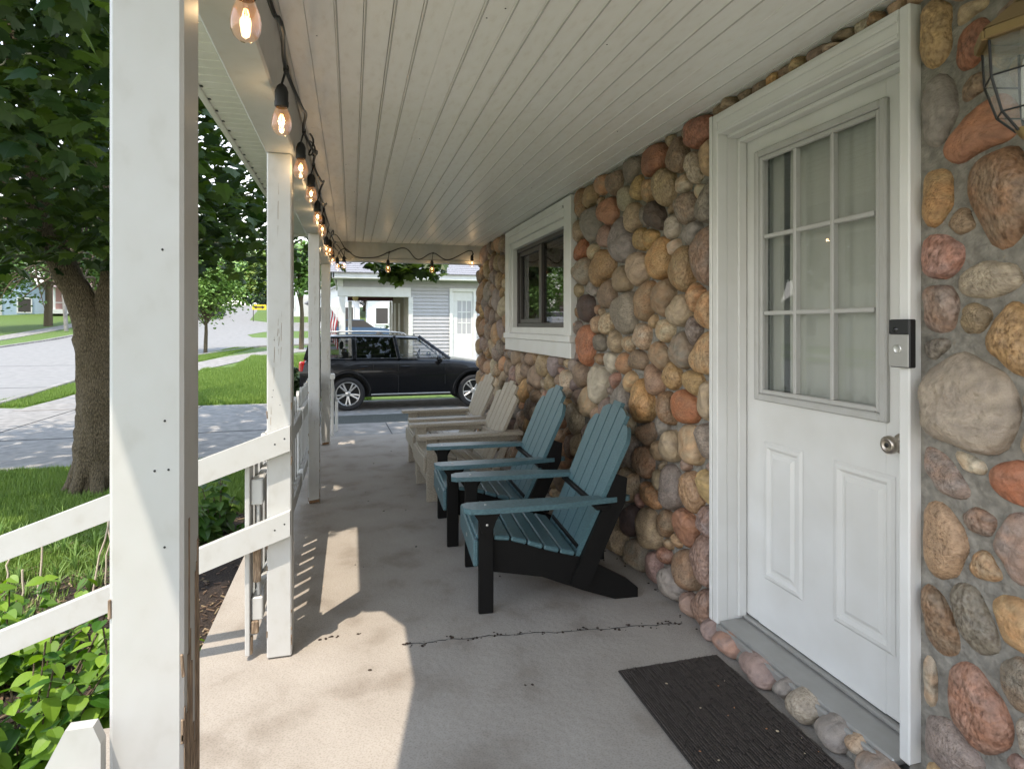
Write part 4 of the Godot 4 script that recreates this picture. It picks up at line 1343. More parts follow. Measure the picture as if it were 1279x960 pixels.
# ------------------------------------------------------------------ mat, bell, lantern, end rail
func porch_things() -> void:
	var t := thing("door_mat", "dark brown ribbed door mat on the concrete in front of the door", "door mat", V(1.18, 0, 1.68))
	var off := -t.position
	var mb := MB.new()
	mb.bx(V(0.968, 0.001, 1.30) + off, V(1.392, 0.008, 2.076) + off, 0.003)
	part("mat_base", mb, M.mat, t)
	var rb := MB.new()
	var x := 0.975
	var i := 0
	while x < 1.386:
		var a := 1.306
		while a < 2.068:
			var l := rng.randf_range(0.02, 0.07)
			if true:
				rb.bx(V(x, 0.0082, a) + off, V(x + 0.0046, 0.0125 + rng.randf() * 0.002, minf(a + l, 2.07)) + off, 0.0012) if (i / 5 + int(a / 0.055)) % 2 == 0 or rng.randf() < 0.35 else rb.bx(V(x, 0.0082, a) + off, V(x + 0.0046, 0.0098, minf(a + l, 2.07)) + off, 0.0012)
			a += l + 0.004
		x += 0.0085
		i += 1
	part("mat_ribs", rb, M.mat_rib, t).set_meta("kind", "stuff")
	# scraps on the mat
	for k in 16:
		var lf := MB.new()
		var p := V(rng.randf_range(1.0, 1.38), 0.0135, rng.randf_range(1.45, 2.05)) + off
		var s := rng.randf_range(0.002, 0.006)
		lf.col = Color(0.5, 0.4, 0.26) if k % 3 else Color(0.5, 0.22, 0.09)
		lf.blob(Transform3D(Basis(Vector3.UP, rng.randf() * 6), p), Vector3(s, 0.0012, s * rng.randf_range(0.3, 1.0)), 6, 4)
		part("scrap", lf, M.plain, t)

	# door bell
	t = thing("doorbell", "black and silver doorbell with a round button, on the white door frame", "doorbell", V(1.45, 1.19, 1.30))
	off = -t.position
	mb = MB.new()
	mb.bx(V(1.428, 1.188, 1.262) + off, V(1.4515, 1.318, 1.324) + off, 0.003)
	part("back_case", mb, M.black, t)
	mb = MB.new()
	mb.bx(V(1.4245, 1.190, 1.263) + off, V(1.4278, 1.2775, 1.323) + off, 0.0015)
	part("face_plate", mb, M.alu, t)
	mb = MB.new()
	mb.bx(V(1.425, 1.2785, 1.263) + off, V(1.4278, 1.317, 1.323) + off, 0.0012)
	var cam := part("camera_window", mb, M.black, t)
	var bx := Transform3D(Basis(Vector3(0, 1, 0), Vector3(-1, 0, 0), Vector3(0, 0, 1)), V(1.4245, 1.238, 1.296) + off)
	mb = MB.new()
	mb.lathe(PackedVector2Array([Vector2(0.0125, -0.001), Vector2(0.0125, 0.0012), Vector2(0.0105, 0.0018), Vector2(0.0095, 0.0008), Vector2(0.0003, 0.0004)]), bx, 24)
	part("button", mb, M.steel, t)
	mb = MB.new()
	mb.lathe(PackedVector2Array([Vector2(0.008, 0.0), Vector2(0.0075, 0.0015), Vector2(0.0003, 0.0022)]), Transform3D(bx.basis, V(1.425, 1.290, 1.303) + off), 18)
	part("lens", mb, M.glass_dark, cam)

	# brass lantern on the stones, half out of the picture
	t = thing("wall_lantern", "brass and glass lantern on the stone wall to the right of the front door", "wall lamp", V(1.40, 1.75, 0.93))
	off = -t.position
	var c := V(1.385, 0, 0.945) + off
	var n := 6
	var ring := func(r: float, y: float, k: float) -> Vector3:
		var a2 := TAU * (k + 0.25) / n
		return c + Vector3(cos(a2) * r, y, sin(a2) * r)
	var prof := [[0.082, 1.905], [0.078, 1.83], [0.055, 1.755], [0.020, 1.715]]
	var lead := MB.new()
	for k in n:
		for j in prof.size() - 1:
			var p0: Vector3 = ring.call(prof[j][0], prof[j][1], k); var p1: Vector3 = ring.call(prof[j][0], prof[j][1], k + 1)
			var p2: Vector3 = ring.call(prof[j + 1][0], prof[j + 1][1], k + 1); var p3: Vector3 = ring.call(prof[j + 1][0], prof[j + 1][1], k)
			var g := MB.new()
			var mid := (p0 + p1 + p2 + p3) / 4
			g.flat([p0, p1, p2, p3], c + Vector3(0, 1.8, 0))
			var e := 0.78
			g.flat([mid.lerp(p0, e), mid.lerp(p1, e), mid.lerp(p2, e), mid.lerp(p3, e)], c + Vector3(0, 1.8, 0))
			part("glass_panel", g, M.glass, t)
			lead.tube(PackedVector3Array([p0, p3]), 0.0028, 6)
			if j > 0: lead.tube(PackedVector3Array([p0, p1]), 0.002, 6)
	part("lead_came", lead, M.black, t)
	var br := MB.new()
	for k in n:
		var p0: Vector3 = ring.call(0.090, 1.917, k); var p1: Vector3 = ring.call(0.090, 1.917, k + 1)
		br.beam(p0, p1, 0.016, 0.022, Vector3.UP, 0.003)
		br.flat([ring.call(0.094, 1.93, k), ring.call(0.094, 1.93, k + 1), ring.call(0.03, 1.985, k + 1), ring.call(0.03, 1.985, k)], c + Vector3(0, 1.9, 0))
	br.lathe(PackedVector2Array([Vector2(0.03, 1.985), Vector2(0.02, 2.0), Vector2(0.012, 2.03), Vector2(0.0005, 2.035)]), Transform3D(Basis(), c), 16)
	br.lathe(PackedVector2Array([Vector2(0.0005, 1.69), Vector2(0.012, 1.70), Vector2(0.02, 1.714), Vector2(0.0225, 1.72)]), Transform3D(Basis(), c), 16)
	br.tube(PackedVector3Array([c + Vector3(0, 2.03, 0), c + Vector3(0.02, 2.07, 0), c + Vector3(0.07, 2.06, 0), V(1.49, 1.98, 0.945) + off]), 0.006, 8)
	br.box(Transform3D(Basis(), V(1.478, 1.95, 0.945) + off), Vector3(0.02, 0.14, 0.08), 0.006)
	part("brass_frame", br, M.brass, t)
	var bl := MB.new()
	bl.lathe(PackedVector2Array([Vector2(0.0005, 1.875), Vector2(0.008, 1.865), Vector2(0.012, 1.84), Vector2(0.011, 1.80), Vector2(0.010, 1.74)]), Transform3D(Basis(), c), 12)
	part("candle_lamp", bl, M.white_clean, t)

	# short rail by the landing
	t = thing("landing_rail", "short grey handrail with a white capped post at the far end of the porch", "handrail", V(-0.22, -0.15, 7.6))
	off = -t.position
	mb = MB.new()
	mb.bx(V(-0.235, -0.15, 7.46) + off, V(-0.20, 0.66, 7.495) + off, 0.006)
	mb.bx(V(-0.215, -0.15, 8.6) + off, V(-0.175, 0.30, 8.64) + off, 0.006)
	part("rail_post", mb, M.white, t)
	mb = MB.new()
	mb.tube(PackedVector3Array([V(-0.217, 0.62, 7.50) + off, V(-0.20, 0.27, 8.62) + off]), 0.014, 10)
	part("rail", mb, M.alu, t)
	mb = MB.new()
	mb.bx(V(-0.247, 0.66, 7.448) + off, V(-0.188, 0.735, 7.507) + off, 0.012)
	part("post_cap", mb, M.white_clean, t)


# ------------------------------------------------------------------ garden by the steps
func leaf_mesh(pts: Array, fold: float, curl: float) -> ArrayMesh:
	# pts: right half of the outline from the stalk to the tip
	var mb := MB.new()
	var lift := func(p: Vector2) -> Vector3: return Vector3(p.x, fold * absf(p.x) - curl * p.y * p.y, -p.y)
	for s in [-1.0, 1.0]:
		for i in pts.size() - 1:
			var a: Vector3 = lift.call(Vector2(pts[i].x * s, pts[i].y)); var b: Vector3 = lift.call(Vector2(pts[i + 1].x * s, pts[i + 1].y))
			var m0: Vector3 = lift.call(Vector2(0, clampf(pts[i].y, 0.0, 1.0) * 0.75 + 0.1)); var m1: Vector3 = lift.call(Vector2(0, clampf(pts[i + 1].y, 0.0, 1.0) * 0.75 + 0.1))
			mb.flat([a, b, m1], Vector3(0, -9, 0))
			if m0.distance_to(m1) > 0.02: mb.flat([a, m1, m0], Vector3(0, -9, 0))
	var am := mb.mesh()
	return am


func colored(mesh: ArrayMesh, c: Color) -> ArrayMesh:
	var arr := mesh.surface_get_arrays(0)
	var cs := PackedColorArray(); cs.resize(arr[Mesh.ARRAY_VERTEX].size()); cs.fill(c)
	arr[Mesh.ARRAY_COLOR] = cs
	var am := ArrayMesh.new()
	am.add_surface_from_arrays(Mesh.PRIMITIVE_TRIANGLES, arr)
	return am


# leaves as parts (the nearest), the rest as one multimesh. spots: [Transform3D, shade 0..1]
func foliage(t: Node3D, mesh: ArrayMesh, spots: Array, c0: Color, c1: Color, mt: Material, singles: int) -> void:
	var off := Transform3D(Basis(), -t.position)
	if singles > 0:
		spots.sort_custom(func(a, b): return a[0].origin.distance_squared_to(Vector3(0, 1.3, 0)) < b[0].origin.distance_squared_to(Vector3(0, 1.3, 0)))
	var kinds := []
	for k in 5:
		kinds.append(colored(mesh, c0.lerp(c1, k / 4.0)))
	for i in mini(singles, spots.size()):
		var o := MeshInstance3D.new()
		o.name = "leaf"
		o.mesh = kinds[clampi(int(spots[i][1] * 5), 0, 4)]
		o.set_surface_override_material(0, mt)
		o.transform = off * spots[i][0]
		t.add_child(o, true)
	var rest := spots.size() - singles
	if rest <= 0: return
	var mm := MultiMesh.new()
	mm.transform_format = MultiMesh.TRANSFORM_3D
	mm.use_colors = true
	mm.mesh = colored(mesh, Color.WHITE)
	mm.mesh.surface_set_material(0, mt)
	mm.instance_count = rest
	for i in rest:
		mm.set_instance_transform(i, off * spots[singles + i][0])
		mm.set_instance_color(i, c0.lerp(c1, spots[singles + i][1]))
	var g := MultiMeshInstance3D.new()
	g.name = "foliage"
	g.multimesh = mm
	t.add_child(g, true)
	g.set_meta("kind", "stuff")


var broad: ArrayMesh

func bush(called: String, label: String, at: Vector3, r: float, hgt: float, stems: int, size: float, c0: Color, c1: Color, singles: int) -> void:
	var t := thing(called, label, "plant", at, "leafy plants in the bed by the steps")
	var spots := []
	var st := MB.new()
	for i in stems:
		var a := rng.randf() * TAU
		var d := Vector3(cos(a), 0, sin(a)) * r * sqrt(rng.randf())
		var top := d + Vector3(0, hgt * rng.randf_range(0.55, 1.0) * (1.0 - 0.35 * d.length() / r), 0)
		var base := d * 0.35
		st.tube(PackedVector3Array([base, base.lerp(top, 0.5) + Vector3(0, hgt * 0.08, 0), top]), 0.004, 5)
		var n := 7
		for k in n:
			var f := (k + 1.0) / n
			var p := base.lerp(top, f)
			for s in [0.0, PI]:
				var yaw: float = a + s + k * PI * 0.5 + rng.randf_range(-0.4, 0.4)
				var b := Basis(Vector3.UP, yaw) * Basis(Vector3.RIGHT, rng.randf_range(-0.75, 0.15)) * Basis(Vector3(0, 0, 1), rng.randf_range(-0.5, 0.5))
				var sc := size * rng.randf_range(0.6, 1.15) * (0.75 + 0.4 * (1.0 - f))
				spots.append([Transform3D(b.scaled(Vector3.ONE * sc), at + p), rng.randf()])
	part("stems", st, M.bark, t)
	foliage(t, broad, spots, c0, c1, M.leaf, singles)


func garden() -> void:
	broad = leaf_mesh([Vector2(0.0, 0.0), Vector2(0.16, -0.03), Vector2(0.32, 0.10), Vector2(0.40, 0.30), Vector2(0.36, 0.52), Vector2(0.24, 0.75), Vector2(0.10, 0.92), Vector2(0.0, 1.02)], 0.22, 0.16)
	var bed := drape(PackedVector2Array([Vector2(-0.58, 2.4), Vector2(-0.58, 7.3), Vector2(-1.1, 7.2), Vector2(-1.7, 6.6), Vector2(-2.3, 5.6), Vector2(-2.6, 4.4), Vector2(-2.2, 2.6), Vector2(-1.7, 1.2), Vector2(-1.25, 0.4), Vector2(-1.25, 2.6)]), 0.02, 0.05)
	struct("garden_bed", bed, M.mulch)
	# chips of bark and dead stalks lying on the bed
	var ch := MB.new()
	for i in 2600:
		var ax := rng.randf_range(1.2, 6.6)
		var p := V(rng.randf_range(-2.5, -0.62), -0.575 + rng.randf() * 0.012, ax)
		var b := Basis(Vector3.UP, rng.randf() * TAU) * Basis(Vector3.RIGHT, rng.randf_range(-0.4, 0.4))
		var k := rng.randf_range(0.5, 1.4)
		ch.col = Color(0.13, 0.08, 0.05) * k if rng.randf() < 0.7 else Color(0.26, 0.19, 0.11) * k
		ch.box(Transform3D(b, p), Vector3(rng.randf_range(0.004, 0.012), 0.005, rng.randf_range(0.02, 0.07)), 0.0)
	var cm := part("bark_chips", ch, M.plain, self)
	cm.set_meta("kind", "stuff"); tag(cm, "reddish brown bark chips covering the garden bed by the porch", "mulch")
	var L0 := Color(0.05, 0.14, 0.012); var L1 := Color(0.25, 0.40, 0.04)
	bush("leafy_plant", "largest bright green leafy plant in the bed, lowest at the left beside the steps", V(-1.32, -0.58, 2.95), 0.58, 0.66, 34, 0.115, L0, L1, 150)
	bush("leafy_plant", "bright green leafy plant behind the lower handrail board, left of the nearest post", V(-1.75, -0.58, 3.75), 0.48, 0.58, 22, 0.105, L0, L1, 80)
	bush("leafy_plant", "bright green leafy plant close to the left edge of the nearest post", V(-1.0, -0.58, 3.1), 0.32, 0.64, 14, 0.105, L0, L1, 60)
	bush("leafy_plant", "small bright green plant just right of the nearest post, at the edge of the slab", V(-0.80, -0.58, 3.35), 0.14, 0.36, 4, 0.12, L0, L1, 30)
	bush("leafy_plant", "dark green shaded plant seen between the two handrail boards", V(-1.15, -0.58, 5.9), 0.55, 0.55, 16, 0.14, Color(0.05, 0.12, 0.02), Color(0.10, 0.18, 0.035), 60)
	# bare stalks
	var spots := [[-2.05, 4.75, 0.55], [-1.72, 4.7, 0.62], [-1.60, 4.72, 0.6], [-1.66, 4.8, 0.55], [-1.38, 4.9, 0.75], [-1.95, 4.3, 0.4], [-2.3, 4.9, 0.35], [-1.5, 4.4, 0.45]]
	for s in spots:
		var i := spots.find(s)
		var words: String = ["leftmost tall bare stalk", "bent pale bare stalk", "slim upright bare stalk", "straight bare stalk", "tallest bare stalk, nearest the post", "short bare stalk in front", "shortest bare stalk at the left", "bare stalk low by the lower board"][i]
		var t := thing("bare_stalk", words + " standing in the garden bed", "plant stalk", V(s[0], -0.58, s[1]), "bare stalks in the garden bed")
		var mb := MB.new()
		mb.col = Color(0.55, 0.45, 0.33)
		var path := PackedVector3Array()
		for k in 7: path.append(Vector3(rng.randf_range(-0.012, 0.012) + (0.02 * k if i == 1 else 0.004 * k), s[2] * k / 6.0, rng.randf_range(-0.01, 0.01)))
		mb.tube(path, 0.006, 6)
		part("stalk", mb, M.plain, t)
	# tufts of long grass
	var bl := MB.new()
	for k in 16:
		var a := rng.randf() * TAU
		var d := Vector3(cos(a), 0, sin(a))
		var w := Vector3(-d.z, 0, d.x) * 0.006
		var h := rng.randf_range(0.12, 0.26)
		var p1 := d * 0.04 + Vector3(0, h * 0.7, 0); var p2 := d * rng.randf_range(0.10, 0.18) + Vector3(0, h, 0)
		bl.flat([-w, w, p1 + w * 0.7, p1 - w * 0.7], -d + Vector3(0, -1, 0)); bl.flat([p1 - w * 0.7, p1 + w * 0.7, p2], -d + Vector3(0, -1, 0))
	var sp := []
	for i in 110:
		var ax := rng.randf_range(3.9, 6.6)
		sp.append([V(rng.randf_range(-3.2, -1.5), -0.59, ax), rng.randf_range(0.5, 1.0)])
	var mm := scatter(bl.mesh(), sp, Color(0.09, 0.19, 0.03), Color(0.2, 0.3, 0.07))
	mm.mesh.surface_set_material(0, M.leaf_soft)
	var g := MultiMeshInstance3D.new()
	g.name = "long_grass"; g.multimesh = mm
	add_child(g, true)
	g.set_meta("kind", "stuff"); tag(g, "long tufts of grass growing at the edge of the garden bed", "grass")


# ------------------------------------------------------------------ the maple
func limb(mb: MB, path: PackedVector3Array, r0: float, r1: float, sides := 12, rough := 0.06) -> void:
	var rows := []
	for i in path.size():
		var d := (path[mini(i + 1, path.size() - 1)] - path[maxi(i - 1, 0)]).normalized()
		var sd := d.cross(Vector3(0.3, 0.1, 1)).normalized(); var u := sd.cross(d).normalized()
		var row := PackedVector3Array()
		var r := lerpf(r0, r1, i / float(path.size() - 1))
		for k in sides:
			var a := TAU * k / sides
			var q := path[i] + (sd * cos(a) + u * sin(a)) * r
			row.append(path[i] + (sd * cos(a) + u * sin(a)) * r * (1.0 + rough * 2.0 * sn.get_noise_3d(q.x * 5.0, q.y * 2.0, q.z * 5.0) + rough * sn.get_noise_3d(q.x * 14.0, q.y * 4.0, q.z * 14.0)))
		rows.append(row)
	mb.sheet(rows, true)


func smooth(pts: Array, n := 8) -> PackedVector3Array:
	var out := PackedVector3Array()
	for i in pts.size() - 1:
		for k in n:
			out.append(pts[i].cubic_interpolate(pts[i + 1], pts[maxi(i - 1, 0)], pts[mini(i + 2, pts.size() - 1)], k / float(n)))
	out.append(pts[-1])
	return out


var maple_leaf: ArrayMesh

func big_maple() -> void:
	maple_leaf = leaf_mesh([Vector2(0.0, 0.0), Vector2(0.20, -0.07), Vector2(0.37, -0.05), Vector2(0.36, 0.10), Vector2(0.57, 0.17), Vector2(0.60, 0.36), Vector2(0.43, 0.40), Vector2(0.46, 0.62), Vector2(0.27, 0.58), Vector2(0.19, 0.76), Vector2(0.08, 0.88), Vector2(0.0, 1.03)], -0.25, 0.18)
	var base := V(-2.85, -0.6, 7.95)
	var t := thing("maple_tree", "big maple with a forked mossy trunk and dark leaves, close beyond the nearest post", "tree", base)
	var tr := MB.new()
	limb(tr, smooth([Vector3(0, -0.15, 0), Vector3(0, 0.12, 0), Vector3(0.01, 0.5, 0), Vector3(0.03, 1.0, 0.0), Vector3(0.02, 1.55, 0), Vector3(0.0, 2.0, 0)], 10), 0.225, 0.215, 22, 0.12)
	var fl := MB.new()
	for k in 7:
		var a := TAU * k / 7 + 0.3
		var d := Vector3(cos(a), 0, sin(a))
		limb(fl, smooth([d * 0.10 + Vector3(0, 0.50, 0), d * 0.18 + Vector3(0, 0.20, 0), d * 0.27 + Vector3(0, 0.03, 0), d * 0.38 + Vector3(0, -0.08, 0)], 4), 0.10, 0.05, 10, 0.1)
	limb(tr, smooth([Vector3(0.0, 1.75, 0), Vector3(-0.13, 2.15, 0.02), Vector3(-0.36, 2.7, 0.05), Vector3(-0.52, 3.3, 0.1), Vector3(-0.55, 4.0, 0.1), Vector3(-0.72, 5.0, 0.2), Vector3(-0.9, 6.4, 0.2), Vector3(-1.1, 8.0, 0.2)], 6), 0.165, 0.06, 16, 0.09)
	limb(tr, smooth([Vector3(0.03, 1.75, 0), Vector3(0.12, 2.2, -0.02), Vector3(0.22, 3.0, -0.05), Vector3(0.30, 4.2, -0.1), Vector3(0.5, 5.6, -0.2), Vector3(0.6, 7.4, -0.3)], 6), 0.15, 0.06, 16, 0.09)
	part("trunk", tr, M.bark, t)
	part("root_flare", fl, M.bark, t)
	# gaps in the crown that let spots of sun through
	for k in 70:
		holes.append(Vector3(rng.randf_range(-7.0, 0.2), rng.randf_range(5.0, 14.0), rng.randf_range(0.07, 0.2)))
	for k in 90: holes.append(Vector3(rng.randf_range(-6.5, -1.0), rng.randf_range(8.5, 14.5), rng.randf_range(0.06, 0.16)))
	for e in [[-0.06, 5.6, 0.06], [0.1, 6.5, 0.07], [-0.1, 6.3, 0.05], [0.05, 7.0, 0.06]]: holes.append(Vector3(e[0], e[1], e[2]))
	# boughs towards clusters of leaves
	var cen := V(-3.0, 5.6, 7.6)
	var rad := Vector3(5.4, 3.9, 6.2)
	var spots := []
	var bo := MB.new()
	var clusters := []
	for i in 1500:
		var d := Vector3(rng.randfn(0, 1), rng.randfn(0, 1), rng.randfn(0, 1)).normalized()
		var q := pow(rng.randf(), 0.42)
		if rng.randf() < 0.35 and d.y > 0: d.y = -d.y
		clusters.append(cen + d * rad * q)
	# sprays that hang low into the view
	for e in [[-3.6, 2.35, 6.6], [-3.2, 2.2, 6.9], [-2.7, 2.3, 6.6], [-4.2, 2.5, 7.2], [-3.9, 2.2, 7.8], [-2.4, 2.15, 7.4], [-2.0, 2.2, 7.7], [-1.7, 2.3, 7.4], [-1.5, 2.45, 7.8], [-2.2, 2.3, 8.4], [-1.3, 2.35, 8.3], [-4.6, 2.5, 8.4], [-3.4, 2.6, 5.9], [-2.9, 2.6, 5.6], [-3.9, 2.8, 6.0], [-1.2, 2.8, 7.9], [-1.8, 2.7, 7.2], [-3.3, 3.1, 5.2], [-4.0, 3.2, 5.4], [-2.6, 3.1, 5.5]]:
		for k in 3: clusters.append(V(e[0], e[1], e[2]) + Vector3(rng.randfn(0, 0.2), rng.randfn(0, 0.08), rng.randfn(0, 0.25)))
	for k in 110:
		var sa := rng.randf_range(4.05, 6.6); var sx := rng.randf_range(-1.0, 0.35); var hy := rng.randf_range(3.2, 7.5)
		clusters.append(V(sx - hy * 0.298, hy, sa - hy * 0.377))
	for e in [[0.40, 2.14, 8.65], [0.52, 2.10, 8.7], [0.63, 2.05, 8.7], [0.70, 2.13, 8.6], [0.80, 2.12, 8.75], [0.88, 2.1, 8.7], [1.05, 2.16, 8.7], [1.17, 2.14, 8.75], [0.60, 2.0, 8.72]]:
		clusters.append(V(e[0], e[1] + 0.02, e[2]))
	var kept := 0
	for ci in clusters.size():
		var p: Vector3 = clusters[ci]
		var hanging := ci >= clusters.size() - 9
		if p.y < (1.95 if ci >= 1500 else 2.35): continue
		if not hanging and not sunny_ok(p, 0.25 if ci < 1500 else 0.0): continue
		kept += 1
		if kept % 5 == 0 and not hanging:
			var from := base + (Vector3(-0.45, 3.2, 0.1) if p.x < -3.0 else Vector3(0.28, 3.6, -0.1)) + Vector3(0, rng.randf_range(0.0, 2.0), 0)
			var m := from.lerp(p, 0.5) + Vector3(rng.randfn(0, 0.2), 0.35, rng.randfn(0, 0.2))
			limb(bo, smooth([from, m, p], 5), 0.045 if kept % 15 == 0 else 0.022, 0.006, 6, 0.05)
		var n := 30 if not hanging else 20
		var sp := 0.38 if not hanging else 0.10
		var tone := rng.randf()
		for k in n:
			var q := p + Vector3(rng.randfn(0, sp), rng.randfn(0, sp * 0.55), rng.randfn(0, sp))
			if not hanging and not sunny_ok(q, 0.0): continue
			if q.y < 1.9: continue
			var b := Basis(Vector3.UP, rng.randf() * TAU) * Basis(Vector3.RIGHT, rng.randf_range(-1.0, 0.3)) * Basis(Vector3(0, 0, 1), rng.randf_range(-0.6, 0.6))
			spots.append([Transform3D(b.scaled(Vector3.ONE * rng.randf_range(0.10, 0.17)), q), clampf(pow(tone * 0.5 + rng.randf() * 0.5, 1.6), 0, 0.999)])
	part("boughs", bo, M.bark, t)
	print("maple leaves ", spots.size())
	foliage(t, maple_leaf, spots, Color(0.018, 0.044, 0.012), Color(0.12, 0.18, 0.03), M.leaf, 290)
	# bare dead twigs that catch the light
	var tw := MB.new()
	tw.col = Color(0.5, 0.46, 0.32)
	for e in [[-3.55, 2.55, 6.2], [-2.95, 3.55, 5.9]]:
		var p := V(e[0], e[1], e[2]) - base
		tw.tube(smooth([p, p + Vector3(0.12, 0.05, 0), p + Vector3(0.22, 0.0, 0.02), p + Vector3(0.36, 0.03, 0.0)], 4), 0.008, 5)
		tw.tube(smooth([p + Vector3(0.18, 0.02, 0), p + Vector3(0.16, -0.08, 0), p + Vector3(0.05, -0.12, 0)], 4), 0.006, 5)
	part("dead_twig", tw, M.plain, t)


var holes: Array[Vector3] = []

# the crown ends where the photo's sunlight begins, and keeps clear of porch and eave
func sunny_ok(p: Vector3, grow: float) -> bool:
	var ax := -p.z
	if p.x > -0.95 - grow and ax < 8.3: return false
	if p.x > 2.2: return false
	var sx := p.x + p.y * 0.298
	var sa := ax + p.y * 0.377
	var lim := 4.05 + maxf(0.0, -0.7 - sx) * 0.95 + 0.25 * sin(sx * 5.0) + 0.12 * sin(sx * 17.0)
	if sx < -4.5: lim = 8.0 - (sx + 4.5) * 0.3
	if sa < lim + grow: return false
	for h in holes:
		if absf(sx - h.x) < h.z and absf(sa - h.y) < h.z and Vector2(sx - h.x, sa - h.y).length() < h.z: return false
	# sun comes through over the drive and the lawn beyond it
	return sa < 14.8 + 0.8 * sin(sx * 1.7) - grow


# ------------------------------------------------------------------ other trees
var facet: ArrayMesh

func tree(called: String, label: String, at: Vector3, hgt: float, crown: Vector3, low: float, tr: float, n: int, size: float, c0: Color, c1: Color, group := "", conifer := false) -> void:
	if facet == null:
		facet = leaf_mesh([Vector2(0, 0), Vector2(0.34, 0.12), Vector2(0.42, 0.5), Vector2(0.2, 0.85), Vector2(0, 1.0)], -0.3, 0.12)
	var t := thing(called, label, "tree", at, group)
	var tm := MB.new()
	limb(tm, smooth([Vector3(0, -0.2, 0), Vector3(0.03, hgt * 0.3, 0), Vector3(-0.04, hgt * 0.6, 0.05), Vector3(0, hgt * 0.92, 0)], 4), tr, tr * 0.25, 9, 0.08)
	var spots := []
	var cl := maxi(14, n / 34)
	for i in cl:
		var p: Vector3
		if conifer:
			var f := pow(rng.randf(), 1.5)
			var a := rng.randf() * TAU
			p = Vector3(cos(a) * crown.x * (1 - f) * 0.9, low + (hgt - low) * f, sin(a) * crown.z * (1 - f) * 0.9)
		else:
			var d := Vector3(rng.randfn(0, 1), rng.randfn(0, 1), rng.randfn(0, 1)).normalized()
			p = Vector3(0, (low + hgt) / 2, 0) + d * crown * pow(rng.randf(), 0.4) * Vector3(1, 1, 1) * rng.randf_range(0.75, 1.08)
		if i % 4 == 0:
			limb(tm, smooth([Vector3(0, maxf(low * 0.8, p.y * 0.5), 0), p * Vector3(0.5, 0.85, 0.5), p], 3), tr * 0.3, tr * 0.06, 5, 0.05)
		var sp := crown.x * 0.2
		var tone := rng.randf()
		for k in n / cl:
			var q := p + Vector3(rng.randfn(0, sp), rng.randfn(0, sp * 0.6), rng.randfn(0, sp))
			var b := Basis(Vector3.UP, rng.randf() * TAU) * Basis(Vector3.RIGHT, rng.randf_range(-1.0, 0.5)) * Basis(Vector3(0, 0, 1), rng.randf_range(-0.7, 0.7))
			spots.append([Transform3D(b.scaled(Vector3.ONE * size * rng.randf_range(0.6, 1.3)), at + q), clampf(tone * 0.6 + rng.randf() * 0.4, 0, 0.999)])
	part("trunk", tm, M.bark, t)
	foliage(t, facet, spots, c0, c1, M.leaf_soft, 0)


